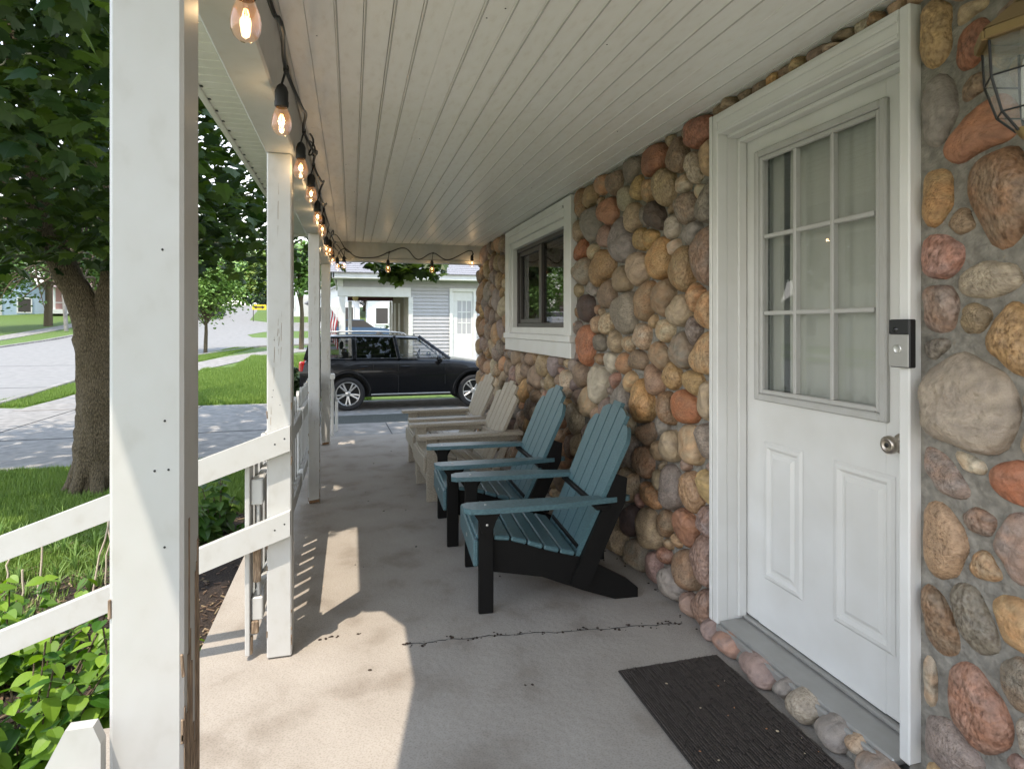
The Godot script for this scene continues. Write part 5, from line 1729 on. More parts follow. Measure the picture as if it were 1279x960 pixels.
# ------------------------------------------------------------------ the car on the drive
func suv() -> void:
	var t := thing("parked_suv", "black sport utility car with silver wheels parked on the driveway behind the porch", "car", V(-0.07, -0.58, 14.68))
	var wb := 2.84
	var wr := 0.375
	# half width, top and bottom of the lower body along its length
	var top := func(x: float) -> float:
		if x < -0.85: return lerpf(0.95, 1.17, clampf((x + 1.02) / 0.17, 0, 1))
		if x < 2.2: return lerpf(1.17, 1.10, (x + 0.85) / 3.05)
		return lerpf(1.10, 0.84, pow(clampf((x - 2.2) / 1.5, 0, 1), 1.7))
	var bot := func(x: float) -> float:
		var b := 0.30
		if x < -0.6: b = lerpf(0.42, 0.30, clampf((x + 1.0) / 0.4, 0, 1))
		if x > 3.3: b = lerpf(0.26, 0.34, clampf((x - 3.3) / 0.35, 0, 1))
		for c in [0.0, wb]:
			var d := absf(x - c)
			if d < 0.455: b = maxf(b, wr + sqrt(0.455 * 0.455 - d * d))
		return b
	var wid := func(x: float) -> float:
		var w := 0.925
		if x < -0.6: w -= 0.10 * pow((-0.6 - x) / 0.42, 2.0)
		if x > 2.9: w -= 0.22 * pow((x - 2.9) / 0.80, 2.0)
		return w
	var rows := []
	var n := 112
	for i in n + 1:
		var x := lerpf(-1.02, 3.68, i / float(n))
		var b: float = bot.call(x); var tp: float = top.call(x); var w: float = wid.call(x)
		var pr := [[0.96, b], [0.985, minf(b + 0.06, tp - 0.2)], [1.0, maxf(b + 0.03, 0.56)], [1.0, maxf(b + 0.05, 0.74)], [1.012, maxf(b + 0.07, 0.84)], [0.995, maxf(b + 0.09, 0.90)], [0.975, tp - 0.05], [0.93, tp]]
		var row := PackedVector3Array()
		for q in pr: row.append(Vector3(x, minf(q[1], tp), q[0] * w))
		row.append(Vector3(x, tp + 0.03, w * 0.45)); row.append(Vector3(x, tp + 0.03, -w * 0.45))
		for k in range(pr.size() - 1, -1, -1): row.append(Vector3(x, minf(pr[k][1], tp), -pr[k][0] * w))
		rows.append(row)
	var mb := MB.new()
	mb.sheet(rows, true)
	mb.flat(Array(rows[0]), Vector3(1, 0.6, 0)); mb.flat(Array(rows[-1]), Vector3(1, 0.6, 0))
	part("body", mb, M.car, t)
	# roof
	var rr := []
	for i in 17:
		var f := i / 16.0
		var x := lerpf(-0.78, 1.62, f)
		var y := 1.655 - 0.055 * pow(f, 3.0) - 0.03 * pow(1 - f, 4.0)
		var w := 0.655 - 0.05 * pow(1 - f, 2.0)
		var row := PackedVector3Array()
		for k in 9:
			var s := lerpf(-1.0, 1.0, k / 8.0)
			row.append(Vector3(x, y + 0.045 * (1 - pow(absf(s), 2.4)), s * w))
		for k in 9:
			var s := lerpf(1.0, -1.0, k / 8.0)
			row.append(Vector3(x, y - 0.045, s * w * 0.985))
		rr.append(row)
	mb = MB.new()
	mb.sheet(rr, true)
	mb.flat(Array(rr[0]), Vector3(0.4, 1.6, 0)); mb.flat(Array(rr[-1]), Vector3(0.4, 1.6, 0))
	part("roof", mb, M.car, t)
	# pillars and panes, both sides
	for s in [-1.0, 1.0]:
		var P := func(x: float, f: float) -> Vector3:     # f 0 at the waist, 1 at the roof edge
			return Vector3(x, lerpf(1.155, 1.635, f), s * lerpf(0.872, 0.652, f))
		var pil := MB.new()
		for e in [[2.28, 1.58, 0.06], [1.12, 1.02, 0.075], [0.14, 0.12, 0.10], [-0.86, -0.72, 0.16]]:
			pil.beam(P.call(e[0], -0.06), P.call(e[1], 1.02), 0.05, e[2], Vector3(1, 0, 0), 0.008)
		part("pillars", pil, M.car, t)
		var ps := [[1.15, 2.20, 1.58, 1.06], [0.17, 1.09, 1.00, 0.16], [-0.74, 0.10, 0.09, -0.62]]
		for e in ps:
			var g := MB.new()
			var a: Vector3 = P.call(e[0], 0.02); var b: Vector3 = P.call(e[1], 0.02); var c: Vector3 = P.call(e[2], 0.95); var d: Vector3 = P.call(e[3], 0.95)
			var outw := Vector3(0, 0, s * 0.004)
			g.flat([a + outw, b + outw, c + outw, d + outw], Vector3(0.5, 1.2, 0))
			part("side_window", g, [M.glass_car, M.glass_tint, M.glass_dark][ps.find(e)], t)
		var tr := MB.new()
		tr.tube(PackedVector3Array([P.call(-0.80, -0.01) + Vector3(0, 0, s * 0.01), P.call(2.25, -0.01) + Vector3(0, 0, s * 0.01)]), 0.012, 6)
		part("waist_trim", tr, M.black, t)
		# roof rail
		var rl := MB.new()
		rl.tube(smooth([Vector3(-0.62, 1.66, s * 0.56), Vector3(-0.5, 1.735, s * 0.56), Vector3(0.4, 1.75, s * 0.57), Vector3(1.15, 1.725, s * 0.57), Vector3(1.3, 1.66, s * 0.57)], 5), 0.016, 8)
		part("roof_rail", rl, M.alu, t)
		# doors: fine gaps, handles
		var gp := MB.new()
		for e in [[1.10, 0.30, 1.06], [0.55, 0.84, 1.06], [2.16, 0.55, 1.03]]:
			gp.box(Transform3D(Basis(), Vector3(e[0], (e[1] + e[2]) / 2, s * 0.922)), Vector3(0.008, e[2] - e[1], 0.012), 0.001)
		part("door_gap", gp, M.black, t)
		for e in [[0.98, 0.965], [0.06, 0.975]]:
			var hd := MB.new()
			hd.box(Transform3D(Basis(), Vector3(e[0] + 0.28, e[1], s * 0.925)), Vector3(0.19, 0.026, 0.03), 0.009)
			part("door_handle", hd, M.car, t)
		var sl := MB.new()
		sl.bx(Vector3(0.50, 0.335, s * 0.90), Vector3(2.28, 0.365, s * 0.935), 0.008)
		part("sill_strip", sl, M.alu, t)
		# wheel arches in dull black
		for c in [0.0, wb]:
			var arch := MB.new()
			var ro := []
			for i in 25:
				var a := lerpf(-0.12, PI + 0.12, i / 24.0)
				var row := PackedVector3Array()
				for q in [[0.452, 0.90], [0.452, 0.933], [0.50, 0.933], [0.505, 0.915]]:
					row.append(Vector3(c + cos(a) * q[0], wr + sin(a) * q[0], s * q[1]))
				ro.append(row)
			arch.sheet(ro, false, Vector3(0, 0, s))
			part("wheel_arch", arch, M.car, t)
		var mi := MB.new()
		mi.blob(Transform3D(Basis(), Vector3(2.02, 1.13, s * 1.02)), Vector3(0.07, 0.085, 0.11), 14, 8)
		mi.beam(Vector3(2.08, 1.07, s * 0.88), Vector3(2.04, 1.09, s * 0.97), 0.05, 0.03)
		part("door_mirror", mi, M.car, t)
		var tl := MB.new()
		tl.box(Transform3D(Basis(Vector3.UP, s * 0.3), Vector3(-0.975, 0.98, s * 0.75)), Vector3(0.10, 0.24, 0.2), 0.03)
		var lens := mat(lin(0.45, 0.012, 0.01), 0.2)
		part("tail_light", tl, lens, t)
		var hl := MB.new()
		hl.box(Transform3D(Basis(Vector3.UP, -s * 0.5), Vector3(3.50, 0.74, s * 0.70)), Vector3(0.24, 0.12, 0.16), 0.03)
		part("headlight", hl, M.glass, t)
		# wheels
		for c in [0.0, wb]:
			var ax := Transform3D(Basis(Vector3(1, 0, 0), Vector3(0, 0, s), Vector3(0, -s, 0)), Vector3(c, wr, s * 0.80))
			var wh := Node3D.new()
			wh.name = "wheel"
			t.add_child(wh, true)
			var ty := MB.new()
			ty.lathe(PackedVector2Array([Vector2(0.262, -0.10), Vector2(0.35, -0.11), Vector2(wr, -0.08), Vector2(wr, 0.08), Vector2(0.352, 0.112), Vector2(0.275, 0.106), Vector2(0.262, 0.09)]), ax, 40)
			part("tyre", ty, M.rubber, wh)
			var ri := MB.new()
			ri.lathe(PackedVector2Array([Vector2(0.262, -0.09), Vector2(0.266, 0.098), Vector2(0.255, 0.104), Vector2(0.243, 0.092), Vector2(0.240, -0.09)]), ax, 40)
			for k in 5:
				for dd in [-0.085, 0.085]:
					var a := TAU * k / 5 + PI / 2
					var p0 := ax * Vector3(cos(a + dd * 1.2) * 0.05, 0.075, sin(a + dd * 1.2) * 0.05); var p1 := ax * Vector3(cos(a + dd * 2.1) * 0.252, 0.092, sin(a + dd * 2.1) * 0.252)
					ri.beam(p0, p1, 0.034, 0.026, Vector3(0, 0, s), 0.006)
			ri.lathe(PackedVector2Array([Vector2(0.065, 0.05), Vector2(0.065, 0.082), Vector2(0.045, 0.092), Vector2(0.0005, 0.092)]), ax, 20)
			part("rim", ri, M.steel, wh)
			var hb := MB.new()
			hb.lathe(PackedVector2Array([Vector2(0.24, 0.0), Vector2(0.0005, 0.0)]), ax, 24)
			part("brake_disc", hb, M.dark, wh)
	# windscreen, rear window, cabin
	var ws := MB.new()
	ws.flat([Vector3(2.33, 1.055, -0.80), Vector3(2.33, 1.055, 0.80), Vector3(1.62, 1.60, 0.62), Vector3(1.62, 1.60, -0.62)], Vector3(1, 1, 0))
	part("windscreen", ws, M.glass_car, t)
	var rw := MB.new()
	rw.flat([Vector3(-0.93, 1.10, -0.74), Vector3(-0.93, 1.10, 0.74), Vector3(-0.79, 1.58, 0.58), Vector3(-0.79, 1.58, -0.58)], Vector3(0, 1, 0))
	part("rear_window", rw, M.glass_dark, t)
	var se := MB.new()
	for e in [[0.95, 0.38], [0.95, -0.38], [-0.05, 0.38], [-0.05, -0.38]]:
		se.beam(Vector3(e[0] + 0.1, 0.9, e[1]), Vector3(e[0] - 0.06, 1.33, e[1]), 0.42, 0.12, Vector3(1, 0, 0), 0.04)
		se.box(Transform3D(Basis(), Vector3(e[0] - 0.10, 1.43, e[1])), Vector3(0.08, 0.17, 0.24), 0.03)
	se.box(Transform3D(Basis(), Vector3(1.95, 1.05, 0)), Vector3(0.35, 0.16, 1.4), 0.05)
	part("seats", se, M.dark, t)
	var ub := MB.new()
	ub.bx(Vector3(-0.95, 0.27, -0.70), Vector3(3.55, 0.80, 0.70), 0.02)
	part("underbody", ub, M.dark, t)
	var stw := MB.new()
	var ring := PackedVector3Array()
	for k in 21:
		var a := TAU * k / 20
		ring.append(Vector3(1.66 + 0.06 * sin(a), 1.12 + 0.17 * sin(a), -0.38 + 0.18 * cos(a)))
	stw.tube(ring, 0.014, 6, false)
	part("steering_wheel", stw, M.black, t)
	# little white stickers low on the rear side window
	var sk := MB.new()
	for e in [[0.55, 1.17, 0.06, 0.012], [0.75, 1.16, 0.07, 0.016]]:
		var z := lerpf(0.872, 0.652, (e[1] - 1.08) / 0.54) + 0.010
		sk.box(Transform3D(Basis(Vector3.RIGHT, -0.387), Vector3(e[0], e[1], z)), Vector3(e[2], e[3], 0.002), 0.0)
	part("sticker", sk, M.white_clean, t)


# ------------------------------------------------------------------ the house next door
func clap(mb: MB, x0: float, x1: float, y0: float, y1: float, ax: float) -> void:
	var y := y0
	while y < y1 - 0.01:
		var e := minf(y + 0.112, y1)
		var q := [V(x0, y, ax - 0.03), V(x1, y, ax - 0.03), V(x1, e, ax - 0.005), V(x0, e, ax - 0.005)]
		mb.flat(q, V(0, y, ax + 5))
		mb.flat([V(x0, y, ax - 0.03), V(x1, y, ax - 0.03), V(x1, y, ax), V(x0, y, ax)], V(0, y + 1, ax))
		y = e


func neighbor() -> void:
	var t := thing("neighbor_house", "grey clapboard house with white trim and an open corner porch beyond the black car", "house", V(2.0, -0.6, 19.0))
	var off := -t.position
	var at := off
	var sd := MB.new()
	clap(sd, 1.80, 3.02, -0.5, 2.72, 19.0)
	clap(sd, 3.90, 9.0, -0.5, 2.72, 19.0)
	clap(sd, 3.02, 3.90, 2.50, 2.72, 19.0)
	clap(sd, -0.24, 1.80, 2.495, 2.72, 19.0)
	part("clapboards", sd, M.siding, t, at)
	var core := MB.new()
	core.bx(V(1.83, -0.6, 19.0), V(9.0, 2.72, 26.0), 0.0)
	core.bx(V(-0.4, 2.50, 19.0), V(1.83, 2.72, 21.6), 0.0)
	part("wall", core, M.siding, t, at)
	# inside of the corner porch: tan boards on its side wall
	var tn := MB.new()
	var y := -0.3
	while y < 2.4:
		tn.flat([V(1.815, y, 19.02), V(1.815, y, 21.6), V(1.828, y + 0.13, 21.6), V(1.828, y + 0.13, 19.02)], V(5, y, 20))
		y += 0.13
	part("tan_boards", tn, M.siding_tan, t, at)
	var tm := MB.new()
	tm.bx(V(-0.40, 2.20, 18.93), V(1.80, 2.494, 19.07), 0.01)
	tm.bx(V(-0.36, -0.55, 18.94), V(-0.17, 2.199, 19.06), 0.01)
	tm.bx(V(1.73, -0.55, 18.95), V(1.87, 2.199, 19.02), 0.01)
	tm.bx(V(-0.42, 2.495, 18.95), V(-0.24, 2.73, 19.05), 0.01)
	tm.bx(V(-0.10, -0.55, 21.45), V(0.02, 2.16, 21.55), 0.01)
	tm.bx(V(1.30, -0.55, 21.45), V(1.38, 2.16, 21.55), 0.01)
	tm.bx(V(-0.40, 2.36, 21.40), V(1.80, 2.494, 21.6), 0.01)
	part("porch_trim", tm, M.white_clean, t, at)
	var pf := MB.new()
	pf.bx(V(-0.38, -0.6, 19.0), V(1.8, -0.05, 21.6), 0.01)
	part("porch_deck", pf, M.pave, t, at)
	var rl := MB.new()
	rl.bx(V(0.02, 0.88, 21.47), V(1.30, 0.94, 21.53), 0.006)
	rl.bx(V(0.02, 0.10, 21.47), V(1.30, 0.16, 21.53), 0.006)
	for i in 13: rl.bx(V(0.06 + i * 0.096, 0.16, 21.485), V(0.09 + i * 0.096, 0.88, 21.515), 0.003)
	rl.bx(V(-0.30, 0.90, 19.1), V(-0.24, 0.96, 21.4), 0.006)
	for i in 20: rl.bx(V(-0.285, -0.05, 19.15 + i * 0.115), V(-0.255, 0.90, 19.18 + i * 0.115), 0.003)
	part("porch_railing", rl, M.white_clean, t, at)
	var vl := MB.new()
	vl.col = Color(0.055, 0.012, 0.015)
	vl.bx(V(-0.12, 2.17, 21.36), V(1.42, 2.36, 21.38), 0.004)
	part("valance", vl, M.plain, t, at)
	var ml := MB.new()
	ml.col = Color(0.6, 0.46, 0.22)
	ml.lathe(PackedVector2Array([Vector2(0.10, 0.0), Vector2(0.10, 0.015), Vector2(0.07, 0.02), Vector2(0.0005, 0.02)]), Transform3D(Basis(Vector3.RIGHT, PI / 2), V(0.14, 2.265, 21.355)), 20)
	part("round_ornament", ml, M.plain, t, at)
	var cw := MB.new()
	cw.bx(V(1.40, -0.05, 21.5), V(1.8, 2.36, 21.6), 0.0)
	part("porch_back_wall", cw, M.siding_tan, t, at)
	var sh := MB.new()
	sh.bx(V(1.45, 0.6, 21.46), V(1.52, 2.1, 21.495), 0.004); sh.bx(V(1.60, 0.6, 21.46), V(1.67, 2.1, 21.495), 0.004)
	part("shutter", sh, M.white_clean, t, at)
	# eave, gutter board and roof of shingle courses
	var fa := MB.new()
	fa.bx(V(-0.55, 2.722, 18.55), V(9.2, 2.90, 18.62), 0.012)
	fa.bx(V(-0.55, 2.722, 18.62), V(9.2, 2.74, 19.0), 0.004)
	fa.prism(PackedVector2Array([Vector2(-18.55, 2.722), Vector2(-18.55, 2.90), Vector2(-22.3, 4.55), Vector2(-26.4, 2.9), Vector2(-26.4, 2.722)]), Transform3D(Basis(Vector3(0, 0, 1), Vector3.UP, Vector3(-1, 0, 0)), Vector3.ZERO), 0.49, 0.53)
	part("eave_board", fa, M.white_clean, t, at)
	var rf := MB.new()
	for i in 22:
		var f := i / 22.0; var g := (i + 1) / 22.0
		var p := Vector2(lerpf(18.5, 22.3, f), lerpf(2.89, 4.57, f)); var q := Vector2(lerpf(18.5, 22.3, g), lerpf(2.89, 4.57, g))
		rf.flat([V(-0.60, p.y + 0.03, p.x), V(9.3, p.y + 0.03, p.x), V(9.3, q.y + 0.012, q.x), V(-0.60, q.y + 0.012, q.x)], V(3, 0, 22))
		rf.flat([V(-0.60, p.y + 0.03, p.x), V(9.3, p.y + 0.03, p.x), V(9.3, p.y, p.x), V(-0.60, p.y, p.x)], V(3, p.y, 30))
	rf.flat([V(-0.6, 4.57, 22.3), V(9.3, 4.57, 22.3), V(9.3, 2.8, 26.4), V(-0.6, 2.8, 26.4)], V(3, 0, 22))
	part("shingle_roof", rf, M.shingle, t, at)
	# door with nine panes
	var dr := Node3D.new()
	dr.name = "door"
	t.add_child(dr, true)
	dr.position = at
	var cs := MB.new()
	frame_rect_x(cs, 3.02, 3.90, 0.0, 2.50, 18.94, 18.99, 0.11)
	part("door_frame", cs, M.white_clean, dr)
	var sb := MB.new()
	sb.bx(V(3.13, 0.10, 18.985), V(3.79, 1.04, 19.03), 0.003)
	sb.bx(V(3.13, 2.10, 18.985), V(3.79, 2.39, 19.03), 0.003)
	sb.bx(V(3.13, 1.04, 18.985), V(3.28, 2.10, 19.03), 0.003)
	sb.bx(V(3.72, 1.04, 18.985), V(3.79, 2.10, 19.03), 0.003)
	for k in [1, 2]:
		sb.bx(V(lerpf(3.28, 3.72, k / 3.0) - 0.018, 1.04, 18.99), V(lerpf(3.28, 3.72, k / 3.0) + 0.018, 2.10, 19.02), 0.002)
		var yy := lerpf(1.04, 2.10, k / 3.0)
		for j in 3: sb.bx(V(lerpf(3.28, 3.72, j / 3.0) + 0.018, yy - 0.018, 18.992), V(lerpf(3.28, 3.72, (j + 1) / 3.0) - 0.018, yy + 0.018, 19.018), 0.002)
	part("slab", sb, M.white_clean, dr)
	var dk := MB.new()
	dk.bx(V(3.14, 0.1, 19.032), V(3.78, 2.38, 19.04), 0.0)
	part("dark_inside", dk, M.dark, dr)
	for i in 3:
		for j in 3:
			var g := MB.new()
			g.flat([V(lerpf(3.28, 3.72, i / 3.0), lerpf(1.04, 2.1, j / 3.0), 19.012), V(lerpf(3.28, 3.72, (i + 1) / 3.0), lerpf(1.04, 2.1, j / 3.0), 19.012), V(lerpf(3.28, 3.72, (i + 1) / 3.0), lerpf(1.04, 2.1, (j + 1) / 3.0), 19.012), V(lerpf(3.28, 3.72, i / 3.0), lerpf(1.04, 2.1, (j + 1) / 3.0), 19.012)], V(3.5, 1, 25))
			part("pane", g, M.glass, dr)
	var stp := MB.new()
	stp.bx(V(2.95, -0.6, 18.3), V(3.97, 0.0, 18.93), 0.01)
	part("door_step", stp, M.pave, t, at)

	# flag on the porch post
	var f := thing("flag", "striped red and white flag hanging at the porch of the grey house", "flag", V(-0.36, 1.5, 18.8))
	var pole := MB.new()
	pole.tube(PackedVector3Array([Vector3(0.02, -0.1, -0.1), Vector3(-0.55, 0.75, 0.35)]), 0.016, 8)
	part("flag_pole", pole, M.white_clean, f)
	for i in 13:
		var mb := MB.new()
		mb.col = Color(0.42, 0.03, 0.04) if i % 2 == 0 else Color(0.72, 0.71, 0.69)
		var rows := []
		for k in 9:
			var u := k / 8.0
			var r := PackedVector3Array()
			for e in [0.0, 1.0]:
				var s: float = (i + e) / 13.0
				if i < 7: u = lerpf(0.4, 1.0, k / 8.0)
				var top := Vector3(-0.05, 0.02, -0.04).lerp(Vector3(-0.52, 0.70, 0.32), 1.0 - s)
				r.append(top + Vector3(0.10 * u * (1 - s), -0.95 * u, 0.02) + Vector3(0.03 * sin(u * 7.0 + s * 2.0), 0, 0.04 * sin(u * 9.0 + s * 5)))
			rows.append(r)
		mb.sheet(rows, false, Vector3(0, 0, 1))
		part("stripe", mb, M.plain, f)
	var ct := MB.new()
	ct.col = Color(0.02, 0.03, 0.10)
	var rows2 := []
	for k in 7:
		var u := 0.4 * k / 6.0
		var r := PackedVector3Array()
		for j in 8:
			var s := j / 13.0
			var top := Vector3(-0.05, 0.02, -0.04).lerp(Vector3(-0.52, 0.70, 0.32), 1.0 - s)
			r.append(top + Vector3(0.10 * u * (1 - s), -0.95 * u, 0.02) + Vector3(0.03 * sin(u * 7.0 + s * 2.0), 0, 0.04 * sin(u * 9.0 + s * 5)))
		rows2.append(r)
	ct.sheet(rows2, false, Vector3(0, 0, 1))
	part("blue_corner", ct, M.plain, f)


func frame_rect_x(mb: MB, x0: float, x1: float, y0: float, y1: float, a0: float, a1: float, w: float) -> void:
	mb.bx(V(x0, y0, a0), V(x0 + w, y1, a1), 0.006); mb.bx(V(x1 - w, y0, a0), V(x1, y1, a1), 0.006)
	mb.bx(V(x0 + w, y1 - w, a0), V(x1 - w, y1, a1), 0.006)


# a plain gabled house: walls, roof, windows with panes, a door
func far_house(called: String, label: String, at: Vector3, size: Vector3, wall: Color, roof: Color, turn: float, porch: bool) -> void:
	var t := thing(called, label, "house", at, "", turn)
	var w := size.x / 2; var d := size.z / 2; var h := size.y
	var mb := MB.new(); mb.col = wall
	var y := 0.0
	while y < h:
		var e := minf(y + 0.18, h)
		mb.bx(Vector3(-w, y, -d), Vector3(w, e - 0.02, d), 0.0); mb.bx(Vector3(-w + 0.02, e - 0.02, -d + 0.02), Vector3(w - 0.02, e, d - 0.02), 0.0)
		y = e
	mb.prism(PackedVector2Array([Vector2(-w, h), Vector2(w, h), Vector2(0, h + w * 0.6)]), Transform3D(), -d, d)
	part("wall", mb, M.plain, t)
	var rf := MB.new(); rf.col = roof
	for s in [-1.0, 1.0]:
		rf.beam(Vector3(0, h + w * 0.6 + 0.05, 0), Vector3(s * (w + 0.4), h - 0.19, 0), d * 2 + 0.6, 0.1, Vector3.UP, 0.01)
	part("roof", rf, M.plain_tex, t)
	for s in [-1.0, 1.0]:
		for z in [-d - 0.03, d + 0.03]:
			var f := MB.new()
			var c := Vector3(s * w * 0.5, h * 0.55, z)
			for q in [[-0.5, 0.0, 0.1, 1.3], [0.5, 0.0, 0.1, 1.3], [0.0, 0.65, 1.1, 0.1], [0.0, -0.65, 1.1, 0.1]]:
				f.box(Transform3D(Basis(), c + Vector3(q[0], q[1], 0)), Vector3(q[2], q[3], 0.08), 0.01)
			var wi := part("window", f, M.white_clean, t)
			var g := MB.new()
			g.box(Transform3D(Basis(), c), Vector3(0.9, 1.2, 0.03), 0.0)
			part("pane", g, M.bronze, wi)
	for z in [-d - 0.03, d + 0.03]:
		var dm := MB.new(); dm.col = Color(0.5, 0.48, 0.45)
		dm.box(Transform3D(Basis(), Vector3(0, 1.0, z)), Vector3(0.9, 2.0, 0.06), 0.01)
		part("door", dm, M.plain, t)
	if porch:
		var pm := MB.new()
		pm.box(Transform3D(Basis(), Vector3(0, 0.2, d + 1.2)), Vector3(w * 1.9, 0.4, 2.4), 0.01)
		for k in 5: pm.box(Transform3D(Basis(), Vector3(lerpf(-w * 0.9, w * 0.9, k / 4.0), 1.35, d + 2.2)), Vector3(0.16, 2.0, 0.16), 0.01)
		pm.box(Transform3D(Basis(), Vector3(0, 1.0, d + 2.2)), Vector3(w * 1.8, 0.08, 0.08), 0.01)
		part("porch", pm, M.white_clean, t)
		var pr := MB.new(); pr.col = roof
		pr.beam(Vector3(0, h - 0.05, d), Vector3(0, 2.35, d + 2.6), w * 2.0, 0.1, Vector3.UP, 0.01)
		part("porch_roof_plate", pr, M.plain_tex, t)


func distance() -> void:
	var g0 := Color(0.05, 0.115, 0.02); var g1 := Color(0.15, 0.25, 0.05)
	# far side of the street, seen left of the maple's trunk
	far_house("blue_house", "pale blue house with a gable, left behind the lawn across the street", V(-32.0, T(62) - 0.4, 66), Vector3(8, 2.6, 7), Color(0.36, 0.45, 0.52), Color(0.24, 0.25, 0.27), 0.5, false)
	far_house("brick_house", "pinkish brick house with a white railed porch across the street, left of the utility pole", V(-25.4, T(66) - 0.2, 69), Vector3(7.5, 2.9, 7), Color(0.40, 0.25, 0.22), Color(0.30, 0.22, 0.21), 0.5, true)
	far_house("cream_house", "cream house across the street, outside the left edge of the view", V(-31.0, T(30) - 0.2, 33), Vector3(9, 3.0, 8), Color(0.55, 0.50, 0.40), Color(0.22, 0.2, 0.19), 1.2, false)
	far_house("grey_green_house", "grey green house with a white porch across the street, straight out from the steps", V(-30.0, T(8) - 0.1, 8), Vector3(9, 3.0, 8), Color(0.30, 0.34, 0.29), Color(0.2, 0.2, 0.21), 1.57, true)
	tree("street_tree", "broad green tree between the cream house and the grey green house", V(-25.0, T(20), 20), 8.5, Vector3(3.6, 3.0, 3.6), 2.2, 0.2, 3500, 0.34, g0, g1, "broadleaf trees along the street")
	tree("street_tree", "tall green tree behind the cream house across the street", V(-40.0, T(28), 28), 11.0, Vector3(4.6, 4.0, 4.6), 2.4, 0.25, 3500, 0.45, g0, g1, "broadleaf trees along the street")
	tree("street_tree", "green tree in front of the blue house at the left edge", V(-24.2, T(50), 50), 7.5, Vector3(3.4, 2.9, 3.4), 1.6, 0.16, 6500, 0.24, g0, g1, "broadleaf trees along the street")
	tree("street_tree", "sunlit tree across the street, behind the fork of the maple", V(-20.5, T(58), 58), 8.5, Vector3(3.2, 2.8, 3.2), 2.6, 0.2, 6000, 0.25, g0, Color(0.2, 0.3, 0.06), "broadleaf trees along the street")
	tree("street_tree", "dark trunked tree beside the utility pole across the street", V(-22.6, T(54), 54), 9.0, Vector3(2.6, 2.6, 2.6), 3.4, 0.3, 4500, 0.25, Color(0.035, 0.08, 0.02), g0, "broadleaf trees along the street")
	var up := thing("utility_pole", "pale leaning utility pole on the grass strip across the street", "utility pole", V(-19.4, T(50), 49))
	var pm := MB.new()
	pm.tube(PackedVector3Array([Vector3(0, 0, 0), Vector3(-0.5, 8.5, 0)]), 0.13, 10)
	pm.beam(Vector3(-1.5, 7.8, 0), Vector3(0.6, 7.8, 0), 0.1, 0.12)
	part("pole", pm, M.pave, up)
	# the young tree on the near grass strip
	tree("young_tree", "young light green street tree with a bare straight trunk on the kerb grass", V(-7.1, T(33), 33.2), 5.0, Vector3(1.85, 1.75, 1.85), 1.75, 0.10, 6500, 0.15, Color(0.09, 0.19, 0.03), Color(0.22, 0.33, 0.07))
	# up the hill
	var row := [[-19.5, 84, 12.0, 4.6, "tall broad tree left of the road on the hill"], [-21.0, 100, 14.0, 5.2, "dark tree far up the road on its left side"], [-19.0, 118, 13.0, 5.0, "tree where the road disappears over the hill"], [-14.6, 114, 11.0, 4.2, "bright yellow green tree right of the road on the hill"], [-9.0, 92, 10.0, 3.6, "tree right of the road behind the yellow arrow sign"], [-11.0, 140, 15.0, 6.0, "farthest tree above the road's end"], [-2.0, 110, 14.0, 5.0, "tall tree behind the white house up the road"], [-26.5, 74, 12.0, 4.6, "broad tree on the lawn beyond the brick house"], [-23.5, 122, 13.0, 5.0, "far tree closing the view at the top of the street"], [-28.5, 112, 14.0, 5.5, "wide tree at the top of the hill, left of the road"], [-16.5, 134, 16.0, 6.0, "tallest tree over the crest of the road"], [-12.0, 122, 15.0, 5.5, "tree over the crest, between the spruce and the road"], [1.5, 70, 11.0, 4.2, "dark tree seen between two porch posts"], [6.0, 60, 10.0, 4.0, "tree seen through the grey house's open porch"], [0.2, 64, 9.0, 3.2, "tree behind the white garage down the side street"], [11.0, 66, 12.0, 4.6, "tall tree rising behind the roof of the grey house"], [-33.0, 92, 15.0, 6.0, "large tree far behind the blue house"], [-45.0, 84, 15.0, 6.5, "large tree far left beyond the street"]]
	var i := 0
	for e in row:
		var ye: bool = i == 3 or i == 4
		tree("hill_tree", e[4], V(e[0], T(e[1]) - 0.2, e[1]), e[2], Vector3(e[3], e[2] * (0.36 if e[1] < 105 else 0.46), e[3]), e[2] * (0.2 if e[1] < 105 else 0.04), 0.28, 4200, 0.52, Color(0.12, 0.19, 0.03) if ye else g0 * 0.9, Color(0.26, 0.33, 0.07) if ye else g1 * 0.8, "trees up the hill")
		i += 1
	tree("conifer", "dark spruce right of the road, beside the white house", V(-12.2, T(100), 100), 12.0, Vector3(2.8, 4, 2.8), 0.8, 0.22, 2000, 0.5, Color(0.025, 0.06, 0.025), Color(0.06, 0.11, 0.05), "", true)
	tree("slim_tree", "slim dark trunked tree on the lawn seen between two porch posts", V(-2.62, T(34), 34.5), 6.5, Vector3(1.4, 1.8, 1.4), 2.6, 0.14, 1500, 0.26, Color(0.07, 0.15, 0.03), Color(0.18, 0.3, 0.06))
	far_house("white_house", "white house on the corner up the road, right of the yellow sign", V(-4.4, T(64) - 0.3, 66), Vector3(6.0, 2.8, 6), Color(0.68, 0.68, 0.66), Color(0.3, 0.3, 0.31), 0.0, false)
	far_house("white_garage", "low white garage beyond the lawn, seen between two porch posts", V(-1.3, T(52) - 0.2, 54), Vector3(4.0, 2.4, 4), Color(0.72, 0.72, 0.72), Color(0.28, 0.28, 0.3), 0.0, false)
	far_house("white_cottage", "white house seen through the open porch of the grey house", V(3.4, T(46) - 0.3, 50), Vector3(4.4, 3.2, 5), Color(0.72, 0.72, 0.72), Color(0.25, 0.26, 0.3), 0.0, false)
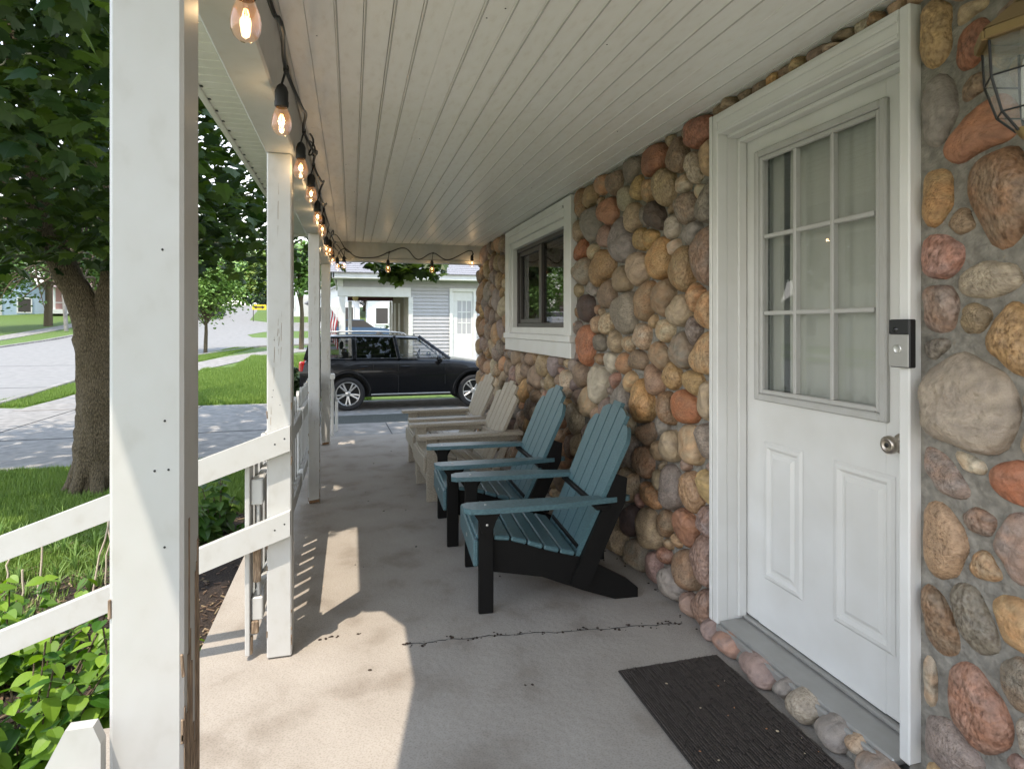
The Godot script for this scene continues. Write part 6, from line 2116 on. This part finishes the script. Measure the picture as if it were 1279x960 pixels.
	# yellow board with a double arrow at the corner
	var sg := thing("arrow_sign", "yellow road sign with a black double arrow at the corner up the road", "road sign", V(-8.55, T(58), 58.5))
	var sm := MB.new()
	sm.bx(Vector3(-0.03, 0, -0.03), Vector3(0.03, 1.55, 0.03), 0.004)
	part("sign_post", sm, M.bronze, sg)
	sm = MB.new(); sm.col = Color(0.72, 0.50, 0.02)
	sm.bx(Vector3(-0.1, 1.12, 0.031), Vector3(1.1, 1.58, 0.05), 0.006)
	part("sign_board", sm, M.plain, sg)
	sm = MB.new()
	for s in [-1.0, 1.0]:
		sm.prism(PackedVector2Array([Vector2(0.5 + s * 0.5, 1.35), Vector2(0.5 + s * 0.22, 1.52), Vector2(0.5 + s * 0.22, 1.42), Vector2(0.5, 1.42), Vector2(0.5, 1.28), Vector2(0.5 + s * 0.22, 1.28), Vector2(0.5 + s * 0.22, 1.18)]), Transform3D(), 0.0502, 0.054)
	part("double_arrow", sm, M.black, sg)
	# cars parked down the streets
	far_car("far_car", "white car parked on the left of the road, behind the young tree", V(-14.6, T(52), 52), Color(0.6, 0.6, 0.6), 1.5)
	far_car("far_car", "dark car parked behind the trunk of the young tree", V(-12.9, T(62), 62), Color(0.03, 0.03, 0.035), 1.5)
	far_car("far_car", "dark blue car seen through the open porch of the grey house", V(0.45, T(40), 40.5), Color(0.04, 0.08, 0.14), 0.0)
	# low evergreen shrubs
	for e in [[-1.62, 16.8, 0.55, "dark low shrub left of the black car's tail"], [-1.30, 16.4, 0.62, "dark shrub touching the black car's rear corner"], [2.35, 44.5, 0.6, "dark shrub at the foot of the white house seen through the porch"]]:
		tree("shrub", e[3], V(e[0], T(e[1]), e[1]), e[2] * 1.5, Vector3(e[2] * 0.6, e[2] * 0.7, e[2] * 0.6), 0.05, 0.04, 700, 0.12, Color(0.02, 0.045, 0.018), Color(0.06, 0.10, 0.03))


func far_car(called: String, label: String, at: Vector3, c: Color, turn: float) -> void:
	var t := thing(called, label, "car", at, "", turn)
	var mb := MB.new(); mb.col = c
	mb.prism(PackedVector2Array([Vector2(-2.1, 0.3), Vector2(2.1, 0.3), Vector2(2.15, 0.65), Vector2(1.9, 0.85), Vector2(1.0, 0.95), Vector2(-1.7, 0.98), Vector2(-2.15, 0.9)]), Transform3D(), -0.85, 0.85)
	part("body", mb, M.plain, t)
	mb = MB.new(); mb.col = c
	mb.prism(PackedVector2Array([Vector2(0.35, 1.40), Vector2(0.4, 1.45), Vector2(-1.2, 1.45), Vector2(-1.25, 1.40)]), Transform3D(), -0.66, 0.66)
	part("roof", mb, M.plain, t)
	mb = MB.new()
	mb.prism(PackedVector2Array([Vector2(1.0, 0.952), Vector2(0.35, 1.399), Vector2(-1.25, 1.399), Vector2(-1.75, 0.982)]), Transform3D(), -0.68, 0.68)
	part("window", mb, M.bronze, t)
	for x in [-1.3, 1.3]:
		for s in [-1.0, 1.0]:
			mb = MB.new()
			mb.lathe(PackedVector2Array([Vector2(0.0005, 0.1), Vector2(0.2, 0.1), Vector2(0.21, 0.11), Vector2(0.32, 0.1), Vector2(0.32, -0.1), Vector2(0.0005, -0.1)]), Transform3D(Basis(Vector3.RIGHT, PI / 2 * s), Vector3(x, 0.32, s * 0.80)), 20)
			part("wheel", mb, M.rubber, t)
